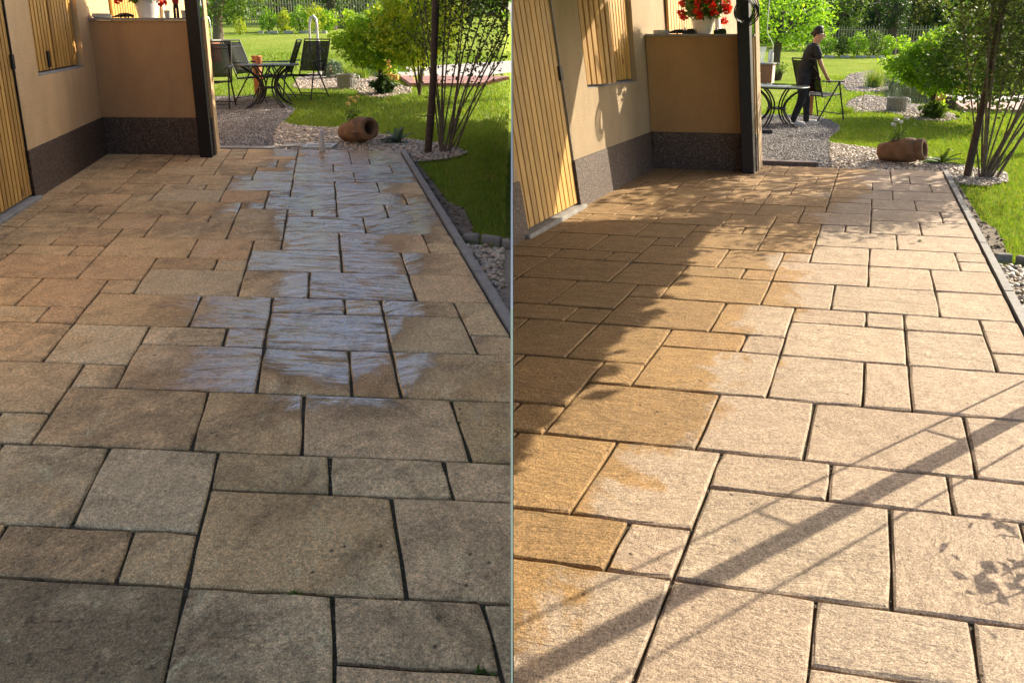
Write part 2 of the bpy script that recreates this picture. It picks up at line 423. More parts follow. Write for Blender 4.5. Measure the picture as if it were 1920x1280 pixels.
def lawn_mat():
    m, nt, b = newmat("lawn_turf")
    co = coords(nt)
    f1 = noise(nt, co, 0.35, 4, 0.6)
    f2 = noise(nt, co, 9.0, 5, 0.7)
    f3 = noise(nt, co, 90.0, 3, 0.7)
    c = mixc(nt, ramp(nt, f1, [(0.3, 0.0), (0.7, 1.0)]), (0.20, 0.30, 0.045), (0.34, 0.40, 0.085))
    pt = noise(nt, co, 1.1, 5, 0.7, 0.5)
    c = mixc(nt, ramp(nt, pt, [(0.56, 0.0), (0.72, 0.55)]), c, (0.30, 0.27, 0.08))
    c = mixc(nt, 1.0, c, ramp(nt, f2, [(0.3, 0.7), (0.7, 1.2)]), 'MULTIPLY')
    c = mixc(nt, 1.0, c, ramp(nt, f3, [(0.3, 0.6), (0.7, 1.35)]), 'MULTIPLY')
    nt.links.new(c, b.inputs['Base Color'])
    b.inputs['Roughness'].default_value = 0.9
    b.inputs['Specular IOR Level'].default_value = 0.0
    h = math_(nt, 'ADD', f3, f2)
    nt.links.new(bump(nt, h, 1.0, 0.04), b.inputs['Normal'])
    return m
M['lawn'] = lawn_mat()

def water_mat():
    m, nt, b = newmat("pond_water")
    b.inputs['Base Color'].default_value = (0.018, 0.026, 0.012, 1)
    b.inputs['Roughness'].default_value = 0.04
    co = coords(nt)
    nt.links.new(bump(nt, noise(nt, co, 6, 3), 0.08, 0.02), b.inputs['Normal'])
    return m
M['water'] = water_mat()

def mesh_fabric():
    m = bpy.data.materials.new("woven_mesh_fabric")
    m.use_nodes = True
    nt = m.node_tree
    b = nt.nodes['Principled BSDF']
    b.inputs['Base Color'].default_value = (0.020, 0.022, 0.026, 1)
    b.inputs['Roughness'].default_value = 0.6
    b.inputs['Alpha'].default_value = 0.80
    b.inputs['Specular IOR Level'].default_value = 0.08
    b.inputs['Base Color'].default_value = (0.012, 0.013, 0.015, 1)
    return m
M['fabric'] = mesh_fabric()

def glass_top():
    m, nt, b = newmat("smoked_glass")
    b.inputs['Base Color'].default_value = (0.10, 0.12, 0.12, 1)
    b.inputs['Roughness'].default_value = 0.03
    b.inputs['Alpha'].default_value = 0.72
    return m
M['glass'] = glass_top()

# ------------------------------------------------------------------ building helpers
class MB:
    """collects simple solids, then links them as one mesh object"""
    def __init__(s):
        s.v = []; s.f = []; s.sm = []
    def add(s, vs, fs, smooth=False):
        o = len(s.v)
        s.v += [tuple(map(float, p)) for p in vs]
        s.f += [tuple(i + o for i in f) for f in fs]
        s.sm += [smooth] * len(fs)
        return s
    def hexa(s, b4, t4):
        """bottom four corners and top four corners"""
        return s.add(list(b4) + list(t4), [(3, 2, 1, 0), (4, 5, 6, 7), (0, 1, 5, 4), (1, 2, 6, 5), (2, 3, 7, 6), (3, 0, 4, 7)])
    def box(s, c, d, rot=None):
        x, y, z = (k / 2 for k in d)
        p = [Vector(q) for q in ((-x, -y, -z), (x, -y, -z), (x, y, -z), (-x, y, -z), (-x, -y, z), (x, -y, z), (x, y, z), (-x, y, z))]
        if rot:
            R = Euler(rot).to_matrix()
            p = [R @ q for q in p]
        p = [q + Vector(c) for q in p]
        return s.hexa(p[:4], p[4:])
    def tube(s, pts, r, n=8, caps=True):
        pts = [Vector(p) for p in pts]
        rs = r if isinstance(r, (list, tuple)) else [r] * len(pts)
        vs, fs = [], []
        up = None
        for i, p in enumerate(pts):
            d = (pts[min(i + 1, len(pts) - 1)] - pts[max(i - 1, 0)]).normalized()
            if up is None:
                up = Vector((0, 0, 1)) if abs(d.z) < 0.9 else Vector((0, 1, 0))
            x = d.cross(up).normalized()
            y = x.cross(d).normalized()
            up = y
            for k in range(n):
                a = 2 * math.pi * k / n
                vs.append(p + (x * math.cos(a) + y * math.sin(a)) * rs[i])
        for i in range(len(pts) - 1):
            for k in range(n):
                fs.append((i * n + k, i * n + (k + 1) % n, (i + 1) * n + (k + 1) % n, (i + 1) * n + k))
        if caps:
            fs.append(tuple(range(n - 1, -1, -1)))
            fs.append(tuple((len(pts) - 1) * n + k for k in range(n)))
        return s.add(vs, fs, True)
    def lathe(s, prof, c=(0, 0, 0), n=20, rot=None):
        R = Euler(rot).to_matrix() if rot else Matrix.Identity(3)
        vs, fs = [], []
        for r, z in prof:
            for k in range(n):
                a = 2 * math.pi * k / n
                vs.append(R @ Vector((r * math.cos(a), r * math.sin(a), z)) + Vector(c))
        for i in range(len(prof) - 1):
            for k in range(n):
                fs.append((i * n + k, i * n + (k + 1) % n, (i + 1) * n + (k + 1) % n, (i + 1) * n + k))
        if prof[0][0] > 1e-4:
            fs.append(tuple(range(n - 1, -1, -1)))
        if prof[-1][0] > 1e-4:
            fs.append(tuple((len(prof) - 1) * n + k for k in range(n)))
        return s.add(vs, fs, True)
    def build(s, name, mat, parent=None, loc=None, rotz=0.0, bevel=0.0, clip=None, kind=None):
        me = bpy.data.meshes.new(name)
        me.from_pydata(s.v, [], s.f)
        if clip:
            bm = bmesh.new(); bm.from_mesh(me)
            for sgn, x0 in [clip]:
                bmesh.ops.bisect_plane(bm, geom=bm.verts[:] + bm.edges[:] + bm.faces[:], dist=1e-6,
                                       plane_co=(x0, 0, 0), plane_no=(-sgn, 0, 0), clear_outer=True)
                ed = [e for e in bm.edges if e.is_boundary]
                if ed:
                    bmesh.ops.holes_fill(bm, edges=ed, sides=0)
            bm.to_mesh(me); bm.free()
        elif any(s.sm):
            me.polygons.foreach_set('use_smooth', s.sm)
            if hasattr(me, 'set_sharp_from_angle'):
                me.set_sharp_from_angle(angle=math.radians(50))
        me.materials.append(mat)
        me.update()
        o = bpy.data.objects.new(name, me)
        COL.objects.link(o)
        if parent:
            o.parent = parent
        if loc is not None:
            o.location = loc
        o.rotation_euler = (0, 0, rotz)
        if bevel:
            md = o.modifiers.new("bevel", 'BEVEL')
            md.width = bevel; md.segments = 2; md.limit_method = 'ANGLE'
        if kind:
            o['kind'] = kind
        return o

def big_mesh(name, V, F, mat, parent=None, kind=None, smooth=False, loc=None):
    """V (n,3) and F (m,k) arrays, fast"""
    V = np.asarray(V, np.float32); F = np.asarray(F, np.int32)
    me = bpy.data.meshes.new(name)
    me.vertices.add(len(V)); me.vertices.foreach_set('co', V.ravel())
    k = F.shape[1]
    me.loops.add(F.size); me.loops.foreach_set('vertex_index', F.ravel())
    me.polygons.add(len(F))
    me.polygons.foreach_set('loop_start', np.arange(0, F.size, k, dtype=np.int32))
    me.polygons.foreach_set('loop_total', np.full(len(F), k, np.int32))
    if smooth:
        me.polygons.foreach_set('use_smooth', np.ones(len(F), bool))
    me.materials.append(mat)
    me.update(calc_edges=True)
    o = bpy.data.objects.new(name, me)
    COL.objects.link(o)
    if parent:
        o.parent = parent
    if loc is not None:
        o.location = loc
    if kind:
        o['kind'] = kind
    return o

def tag(o, label=None, cat=None, group=None, kind=None):
    if label: o['label'] = label
    if cat: o['category'] = cat
    if group: o['group'] = group
    if kind: o['kind'] = kind
    return o

def thing(name, label, cat, loc, rotz=0.0, group=None, scale=1.0):
    o = bpy.data.objects.new(name, None)
    o.empty_display_size = 0.1
    COL.objects.link(o)
    o.location = loc
    o.rotation_euler = (0, 0, rotz)
    o.scale = (scale,) * 3
    return tag(o, label, cat, group)

def copy_tree(o, parent=None):
    c = o.copy(); COL.objects.link(c)
    if parent: c.parent = parent
    for ch in list(o.children):
        copy_tree(ch, c)
    return c

def leaves_arrays(C, size, aspect=0.55, flat=0.0, jitter=0.35, droop=0.0):
    """one bent kite-shaped leaf (two triangles as a quad) per centre"""
    C = np.asarray(C, float); n = len(C)
    d = rng.normal(size=(n, 3)); d[:, 2] = d[:, 2] * (1 - flat) - droop
    d /= np.linalg.norm(d, axis=1)[:, None] + 1e-9
    w = rng.normal(size=(n, 3)); w -= (w * d).sum(1)[:, None] * d
    w /= np.linalg.norm(w, axis=1)[:, None] + 1e-9
    L = size * (1 + jitter * rng.uniform(-1, 1, n))[:, None]
    nn = np.cross(d, w)
    V = np.empty((n, 4, 3))
    V[:, 0] = C - d * L * 0.5
    V[:, 1] = C + w * L * aspect * 0.5 + nn * L * 0.10
    V[:, 2] = C + d * L * 0.5
    V[:, 3] = C - w * L * aspect * 0.5 + nn * L * 0.10
    return V.reshape(-1, 3), np.arange(4 * n).reshape(n, 4)

_t = (1 + 5 ** 0.5) / 2
OCT_V = np.array([(1, 0, 0), (-1, 0, 0), (0, 1, 0), (0, -1, 0), (0, 0, 1), (0, 0, -1)], float)
OCT_F = np.array([(0, 2, 4), (2, 1, 4), (1, 3, 4), (3, 0, 4), (2, 0, 5), (1, 2, 5), (3, 1, 5), (0, 3, 5)])
ICO_V = np.array([(-1, _t, 0), (1, _t, 0), (-1, -_t, 0), (1, -_t, 0), (0, -1, _t), (0, 1, _t), (0, -1, -_t), (0, 1, -_t), (_t, 0, -1), (_t, 0, 1), (-_t, 0, -1), (-_t, 0, 1)]) / (1 + _t * _t) ** 0.5
ICO_F = np.array([(0, 11, 5), (0, 5, 1), (0, 1, 7), (0, 7, 10), (0, 10, 11), (1, 5, 9), (5, 11, 4), (11, 10, 2), (10, 7, 6), (7, 1, 8), (3, 9, 4), (3, 4, 2), (3, 2, 6), (3, 6, 8), (3, 8, 9), (4, 9, 5), (2, 4, 11), (6, 2, 10), (8, 6, 7), (9, 8, 1)])

def stones(C, size, base=(ICO_V, ICO_F), flat=0.6):
    C = np.asarray(C, float); n = len(C)
    BV, BF = base
    S = size * rng.uniform(0.55, 1.35, (n, 1)) * np.stack([rng.uniform(0.75, 1.3, n), rng.uniform(0.6, 1.0, n), flat * rng.uniform(0.7, 1.2, n)], 1)
    A = rng.uniform(0, 2 * np.pi, n)
    P = BV[None] * S[:, None] * (1 + 0.16 * rng.normal(size=(n, len(BV), 1)))
    tl = rng.uniform(-0.4, 0.4, n)
    P[:, :, 2] += P[:, :, 0] * tl[:, None]
    x = P[:, :, 0] * np.cos(A)[:, None] - P[:, :, 1] * np.sin(A)[:, None]
    y = P[:, :, 0] * np.sin(A)[:, None] + P[:, :, 1] * np.cos(A)[:, None]
    V = np.stack([x, y, P[:, :, 2]], 2) + C[:, None]
    F = BF[None] + (np.arange(n) * len(BV))[:, None, None]
    return V.reshape(-1, 3), F.reshape(-1, 3)

def inside(P, poly):
    P = np.asarray(P); x, y = P[:, 0], P[:, 1]
    r = np.zeros(len(P), bool)
    n = len(poly)
    for i in range(n):
        x1, y1 = poly[i]; x2, y2 = poly[(i + 1) % n]
        c = ((y1 > y) != (y2 > y)) & (x < (x2 - x1) * (y - y1) / (y2 - y1 + 1e-12) + x1)
        r ^= c
    return r

# ------------------------------------------------------------------ the two gardens
# Each garden has its own axes: u runs along the paving courses (about 9 cm a unit), v runs away from the
# camera along the house wall (about 19 cm a unit).  The left garden is wet and shaded, the right one dry and sunny.
class Garden:
    def __init__(s, side, O, a, b, lean0, hs):
        s.side = side
        s.O, s.a, s.b = (np.array(k, float) for k in (O, a, b))
        s.lean0, s.hs = lean0, hs
        s.sgn = -1 if side == 'L' else 1
        s.inv = np.linalg.inv(np.array([s.a[:2], s.b[:2]]).T)
        s.ang = math.atan2(s.a[1], s.a[0])           # heading of the courses
        s.angv = math.atan2(s.b[1], s.b[0]) - math.pi / 2  # heading of the house wall
    def lift(s, v):
        return 0.0068 * np.clip(np.asarray(v, float) - 100, 0, 260)
    def p(s, u, v, h=0.0):
        q = s.O + u * s.a + v * s.b
        return Vector((q[0], q[1], q[2] + h + float(s.lift(v))))
    def pa(s, UV, h=0.0):
        UV = np.asarray(UV, float)
        q = s.O + UV[:, :1] * s.a + UV[:, 1:2] * s.b
        q[:, 2] += h + s.lift(UV[:, 1])
        return q
    def hp(s, u, v, h):
        """a point on the house, whose old walls lean a little in the right garden"""
        q = s.O + u * s.a + v * s.b
        h = h * s.hs
        ln = s.lean0 + (max(0, min(12, 30 - v)) * 0.0055 if s.lean0 else 0)
        return Vector((q[0] - ln * h, q[1], q[2] + h))
    def uv(s, x, y):
        return s.inv @ (np.array([x, y]) - s.O[:2])
    def z(s, X, Y):
        uv = np.stack([np.asarray(X) - s.O[0], np.asarray(Y) - s.O[1]], -1) @ s.inv.T
        v = uv[..., 1]
        return s.O[2] + np.clip(v, -60, 420) * s.b[2] + s.lift(v)

GL = Garden('L', (-0.8237, 1.4616, 0.0068), (0.0938, -0.0062, 0.0), (-0.0504, 0.1853, 0.0037), 0.0, 1.0)
GR = Garden('R', (0.4182, 1.5084, -0.0148), (0.0865, -0.0159, 0.0), (0.0994, 0.1891, -0.0030), 0.105, 1.045)
SIDE = {'L': 'wet shaded', 'R': 'dry sunny'}
LAWN_H = -0.045

# ------------------------------------------------------------------ ground: one sheet under both gardens
xs = np.unique(np.concatenate([np.linspace(-160, -30, 27), np.linspace(-30, -0.5, 90), np.linspace(-0.4, 0.4, 17), np.linspace(0.5, 40, 110), np.linspace(40, 200, 30)]))
ys = np.unique(np.concatenate([np.linspace(-20, 1, 12), np.linspace(1, 30, 110), np.linspace(30, 90, 60), np.linspace(90, 260, 20)]))
XX, YY = np.meshgrid(xs, ys)
t = np.clip((XX + 0.35) / 0.35, 0, 1); t = t * t * (3 - 2 * t)
ZZ = GL.z(XX, YY) * (1 - t) + GR.z(XX, YY) * t + LAWN_H
nx, ny = len(xs), len(ys)
ii = np.arange(nx * ny).reshape(ny, nx)
gf = np.stack([ii[:-1, :-1], ii[:-1, 1:], ii[1:, 1:], ii[1:, :-1]], -1).reshape(-1, 4)
ground = big_mesh("lawn", np.stack([XX, YY, ZZ], -1).reshape(-1, 3), gf, M['lawn'], kind='structure', smooth=True)

def sheet(name, g, poly, h, mat, kind='structure', clip=True):
    """a thin flush sheet following the garden's slope, triangulated as a fan of a bmesh face"""
    me = bpy.data.meshes.new(name)
    bm = bmesh.new()
    vs = [bm.verts.new(g.p(u, v, h)) for u, v in poly]
    f = bm.faces.new(vs)
    bm.normal_update()
    if f.normal.z < 0:
        f.normal_flip()
    bmesh.ops.triangulate(bm, faces=[f])
    if clip:
        bmesh.ops.bisect_plane(bm, geom=bm.verts[:] + bm.edges[:] + bm.faces[:], dist=1e-6,
                               plane_co=(0.006 * g.sgn, 0, 0), plane_no=(-g.sgn, 0, 0), clear_outer=True)
    bm.to_mesh(me); bm.free()
    me.materials.append(mat)
    o = bpy.data.objects.new(name, me)
    COL.objects.link(o)
    return tag(o, kind=kind)

# ------------------------------------------------------------------ paving
SLABS = [tuple(map(int, t.split())) for t in (
    "-6 0 -2 0;0 4 -2 0;4 8 -1 0;4 8 -2 -1;8 12 -2 0;12 13 -2 0;-10 -6 -2 0;-2 0 0 1;-6 -2 0 1;-10 -6 0 1;-4 0 1 3;-8 -4 1 3;-10 -8 1 3;0 6 0 2;"
    "6 10 0 2;10 13 0 2;0 4 2 3;4 8 2 3;8 12 2 3;12 13 2 3;-1 3 3 5;3 9 3 5;9 13 3 5;-7 -1 3 5;-9 -7 3 4;-11 -9 3 4;-11 -7 4 6;-15 -11 4 6;"
    "-7 -5 5 6;1 5 5 7;5 7 5 7;7 13 5 7;-5 1 5 7;-5 -1 7 8;-1 1 7 8;-9 -5 6 8;-13 -9 6 8;-17 -13 6 8;-3 1 8 10;-9 -3 8 10;-9 -7 10 11;-11 -9 8 9;"
    "-15 -11 8 9;-13 -9 9 11;-17 -13 9 11;-7 -1 10 12;-1 3 10 12;1 7 7 9;1 5 9 10;5 7 9 10;7 11 9 10;7 11 7 9;11 13 8 10;11 13 7 8;3 9 10 12;9 13 10 12;"
    "-1 5 12 14;5 9 12 14;9 13 12 14;-1 1 14 15;1 5 14 16;5 11 14 16;11 13 14 15;11 13 15 16;-7 -3 12 13;-3 -1 12 13;-11 -7 11 13;-17 -11 11 13;-17 -13 13 14;-13 -11 13 14;"
    "-21 -17 11 13;-21 -17 13 14;-11 -5 13 15;-11 -9 15 16;-5 -1 13 15;-9 -3 15 17;-9 -5 17 18;-5 -3 17 18;-3 1 15 17;-3 1 17 19;-3 -1 19 20;-1 5 19 21;-1 1 21 22;1 5 21 23;"
    "1 5 23 24;1 3 18 19;3 5 18 19;1 7 16 18;7 13 16 18;5 9 18 20;9 13 18 20;5 11 20 22;11 13 20 21;11 13 21 22;5 9 22 24;9 13 22 24;1 7 24 26;7 13 24 26;"
    "1 5 26 28;5 11 26 28;11 13 26 28;7 9 28 30;9 13 28 30;7 13 30 32;1 7 28 30;1 7 30 32;-15 -11 14 16;-19 -15 14 16;-23 -19 14 16;-19 -13 16 18;-23 -19 16 17;-23 -19 17 18;"
    "-13 -9 16 18;-15 -13 18 19;-19 -15 18 19;-23 -19 18 19;-21 -17 19 21;-23 -21 19 21;-17 -13 19 21;-13 -11 20 21;-13 -7 18 20;-7 -3 18 20;-11 -5 20 22;-11 -7 22 23;-7 -5 22 23;-5 -1 20 22;"
    "-15 -11 21 23;-19 -15 21 23;-23 -19 21 23;-23 -15 23 24;-19 -15 24 26;-23 -19 24 26;-15 -13 25 26;-15 -9 23 25;-9 -5 23 25;-13 -7 25 27;-13 -9 27 28;-9 -7 27 28;-7 -3 25 27;-5 -3 24 25;"
    "-5 1 22 24;-3 1 24 26;-3 1 26 27;-1 1 27 29;-7 -1 27 29;-7 -5 29 30;-5 1 29 30;-5 1 30 32;-7 -5 30 32;-9 -7 28 30;-11 -9 28 30;-13 -11 28 30;-17 -13 26 28;-17 -13 28 30;"
    "-23 -17 26 28;-23 -17 28 30;-9 -7 30 32;-17 -15 8 9"
).split(';')]

# plain courses where the terrace runs on out of the picture
_used = {(u, v) for a_, b_, c_, d_ in SLABS for u in range(a_, b_) for v in range(c_, d_)}
for v in range(-3, 30):
    for u in range(-22, 13):
        if (u, v) in _used:
            continue
        u1 = u
        while u1 < min(13, u + 6) and (u1, v) not in _used:
            u1 += 1
        v1 = v + 1
        while v1 < min(30, v + 2) and all((k, v1) not in _used for k in range(u, u1)):
            v1 += 1
        SLABS.append((u, u1, v, v1))
        _used |= {(k, q) for k in range(u, u1) for q in range(v, v1)}

def terrace(g):
    m = M['slab_wet'] if g.side == 'L' else M['slab_dry']
    if g.side == 'L':
        poly = [(-23.5, -3.2), (13.05, -3.2), (13.05, 32.05), (-9.0, 32.05), (-9.0, 30.0), (-23.5, 30.0)]
    else:
        poly = [(-23.5, -3.2), (13.05, -3.2), (13.05, 32.05), (-9.0, 32.05), (-9.0, 30.0), (-23.5, 30.0)]
    base = sheet("terrace", g, poly, -0.014, M['bedding'])
    x0 = 0.004 * g.sgn
    for (u0, u1, v0, v1) in SLABS:
        gap = 0.045 if g.side == 'L' else 0.034
        c = [(u0 + gap, v0 + gap / 2), (u1 - gap, v0 + gap / 2), (u1 - gap, v1 - gap / 2), (u0 + gap, v1 - gap / 2)]
        W = [g.p(*q) for q in c]
        if all(p.x * g.sgn < 0.01 for p in W) or max(p.y for p in W) < 1.0:
            continue
        if max(p.x for p in W) < -5.6 or u1 < -22.4:
            continue
        org = sum(W, Vector()) / 4
        ang = g.ang
        Ri = Matrix.Rotation(-ang, 3, 'Z')
        L = [Ri @ (p - org) for p in W]
        lz = random.uniform(-0.0015, 0.0015)
        bm = bmesh.new()
        top_in, top_out, bot = [], [], []
        nseg = [max(2, int((u1 - u0) * 1.2)), max(2, int((v1 - v0) * 1.6))]
        cen = sum(L, Vector()) / 4
        for e in range(4):
            A, B = L[e], L[(e + 1) % 4]
            ca, cb = c[e], c[(e + 1) % 4]
            k = nseg[e % 2]
            for i in range(k):
                f = i / k
                q = A.lerp(B, f)
                uu = ca[0] + (cb[0] - ca[0]) * f; vv = ca[1] + (cb[1] - ca[1]) * f
                nrm = Vector((-(B - A).y, (B - A).x, 0)).normalized()
                j = random.uniform(-0.0022, 0.0030)
                cut = 0.004 if i == 0 else 0.0
                qo = q + nrm * j + (cen - q).normalized() * cut
                inn = qo + nrm * random.uniform(0.004, 0.008)
                if i == 0:
                    inn = qo + (cen - qo).normalized() * 0.009
                for lst, pos, dz in ((top_in, inn, lz), (top_out, qo, lz - random.uniform(0.003, 0.006)), (bot, qo, -0.035)):
                    vtx = bm.verts.new((pos.x, pos.y, pos.z + dz))
                    lst.append(vtx)
        n = len(top_in)
        bm.faces.new(top_in)
        for i in range(n):
            j = (i + 1) % n
            bm.faces.new((top_out[i], top_out[j], top_in[j], top_in[i]))
            bm.faces.new((bot[i], bot[j], top_out[j], top_out[i]))
        # clip where the added screen stands
        if min(p.x * g.sgn for p in W) < 0.004:
            nl = Ri @ Vector((-g.sgn, 0, 0))
            cl = Ri @ (Vector((x0, 0, 0)) - org)
            bmesh.ops.bisect_plane(bm, geom=bm.verts[:] + bm.edges[:] + bm.faces[:], dist=1e-6, plane_co=cl, plane_no=nl, clear_outer=True)
        bmesh.ops.triangulate(bm, faces=[f for f in bm.faces if len(f.verts) > 4])
        if not bm.faces:
            bm.free(); continue
        me = bpy.data.meshes.new("paving_slab")
        bm.to_mesh(me); bm.free()
        me.materials.append(m)
        o = bpy.data.objects.new("paving_slab", me)
        COL.objects.link(o)
        o.parent = base
        o.location = org
        o.rotation_euler = (random.uniform(-0.002, 0.002), random.uniform(-0.002, 0.002), ang)
        cu, cv = (u0 + u1) / 2, (v0 + v1) / 2
        o['dirt_shade'] = (max(0.0, (4 - cv) / 22.0) + (0.40 if cu < -1 and cv < 0 else 0)) if g.side == 'L' else (0.7 if cu < -9 else 0.35 if cu < -3 else -0.15)  # right garden: pergola shade deepened in the slab colour towards the house
    return base

terrace_left, terrace_right = terrace(GL), terrace(GR)

# ------------------------------------------------------------------ screen added between the two gardens to shade the left one
scr = thing("added_shade_screen", "added thin white shade screen standing on edge between the wet terrace and the dry terrace", "screen", (0, 2.93, 0))
def sloped(x0, x1):
    y0, y1 = -1.93, 1.63
    return MB().hexa([(x0, y0, -0.1), (x1, y0, -0.1), (x1, y1, -0.1), (x0, y1, -0.1)], [(x0, y0, 0.95), (x1, y0, 0.95), (x1, y1, 1.85), (x0, y1, 1.85)])
sloped(-0.0022, 0.0016).build("white_sheet", M['screen'], scr)
sloped(0.0018, 0.0026).build("bounce_cut_backing", M['screenback'], scr)  # dark face added to cut sunlight bounced off the sheet

# ------------------------------------------------------------------ gravel, pebbles, pond shore, deck
POLY = {
 'L': dict(
  gravel=[(-9.0, 32.15), (-2.0, 32.15), (-2.3, 35.3), (-2.7, 38.9), (-2.6, 41.9), (-1.9, 44.9), (-1.0, 49.7), (-0.9, 51.9), (-1.7, 53.4), (-3.5, 56.2), (-7.2, 60.6), (-10.7, 61.5), (-20.5, 61.3), (-20.5, 32.15)],
  pebble=[(-2.0, 32.15), (13.05, 32.15), (13.9, 29.4), (17.7, 30.3), (19.5, 31.2), (21.2, 32.5), (20.0, 33.9), (18.9, 35.5), (17.0, 36.1), (15.1, 36.8), (11.3, 39.1), (6.1, 41.4), (3.6, 41.3), (0.4, 42.0), (-2.3, 43.8), (-2.7, 38.9)],
  shore=[(-3.0, 72.0), (-2.5, 87.6), (4.2, 94.7), (9.6, 91.7), (18.0, 86.3), (19.7, 79.7), (23.5, 74.0), (24.2, 70.8), (23.0, 65.5), (19.6, 63.9), (16.4, 61.3), (13.3, 62.2), (11.7, 65.2), (11.3, 69.2), (3.5, 69.6), (-1.3, 69.5)],
  water=[(9.7, 92.7), (13.7, 108), (31, 108), (29.9, 93.2), (20.3, 83.5), (16.6, 86.4)],
  deck=[(26.6, 83.1), (39.5, 82.6), (60.4, 96.1), (58, 84.6), (38, 73.0), (24.7, 72.4)],
  pale=[(25.4, 102.0), (70.6, 115.0), (60.4, 96.1), (39.5, 82.7), (26.6, 83.2)],
  corner=[(13.75, -1), (13.75, 15.2), (15.1, 15.2), (16.8, 14.8), (21, 13.0), (26, 9.0), (26, -1)],
  soil=[(13.7, 29.4), (14.3, 29.2), (14.5, 25.5), (14.6, 21.1), (15.6, 20.0), (15.2, 17.4), (14.6, 15.8), (13.7, 15.6)]),
 'R': dict(
  gravel=[(-9.0, 32.15), (0.1, 32.15), (-1.3, 39.2), (-2.2, 46.2), (-1.1, 51.7), (-1.7, 54.9), (-4.1, 59.4), (-7.4, 62.8), (-13.3, 63.3), (-20.5, 62.6), (-20.5, 32.15)],
  pebble=[(0.1, 32.15), (13.05, 32.15), (14.1, 29.2), (17.0, 28.7), (20.0, 30.4), (20.5, 32.7), (17.8, 33.9), (14.5, 35.7), (11.0, 38.4), (5.9, 40.6), (-1.6, 43.2), (-1.3, 39.2)],
  shore=[(2.1, 94.5), (8.2, 88.8), (12.7, 80.2), (16.6, 79.0), (17.3, 73.2), (22.1, 67.4), (22.1, 62.9), (18.4, 60.1), (13.3, 60.6), (10.5, 65.6), (7.1, 68.3), (0.0, 67.6), (-2.4, 74.8), (-2.4, 82.1), (-0.1, 90.0)],
  shore2=[(-8.2, 115.1), (-6.6, 134.1), (1.9, 146.8), (9.2, 125.8), (8.7, 105.0), (1.9, 99.2), (-4.1, 101.0)],
  water=[(3.0, 101.8), (8.7, 105.0), (10.6, 130.0), (30, 111.8), (22.0, 87.9), (17.8, 79.4), (12.7, 80.4), (8.2, 89)],
  deck=[(22.2, 81.1), (40.0, 83.0), (60, 86.3), (54, 74), (37.1, 70.2), (22.6, 69.4)],
  pale=[(24.3, 97), (48.7, 98.2), (70, 98), (60, 86.4), (42.7, 83.3), (22.2, 81.2)],
  corner=[(13.75, -1), (13.75, 15.2), (15.1, 15.2), (16.8, 14.8), (21, 13.0), (26, 9.0), (26, -1)],
  soil=[(13.7, 29.0), (14.2, 29.0), (14.3, 25.5), (14.4, 21.1), (15.2, 20.0), (15.0, 17.4), (14.6, 15.8), (13.7, 15.6)]),
}

def sample(poly, n):
    P = np.array(poly); lo, hi = P.min(0), P.max(0)
    out = np.empty((0, 2))
    while len(out) < n:
        q = rng.uniform(lo, hi, (n * 3, 2))
        out = np.concatenate([out, q[inside(q, poly)]])
    return out[:n]

def visible(g, W, pad=1.1):
    """only what the photograph's side of the screen could see"""
    x, y = W[:, 0] * g.sgn, W[:, 1]
    return (x > 0.05) & (y > 0.9) & (x < 0.78 * y + pad)

def scatter(name, g, poly, per_m2, size, mat, h, base, flat=0.6):
    P = np.array(poly)
    A = 0.5 * abs(np.dot(P[:, 0], np.roll(P[:, 1], -1)) - np.dot(P[:, 1], np.roll(P[:, 0], -1)))
    A *= abs(np.cross(g.a[:2], g.b[:2]))
    UV = sample(poly, max(20, int(A * per_m2)))
    W = g.pa(UV, h)
    W = W[visible(g, W)]
    W[:, 2] += rng.uniform(-0.004, 0.006, len(W)) + size * 0.2
    V, F = stones(W, size, base, flat)
    if len(W):
        return big_mesh(name, V, F, mat, kind='stuff')

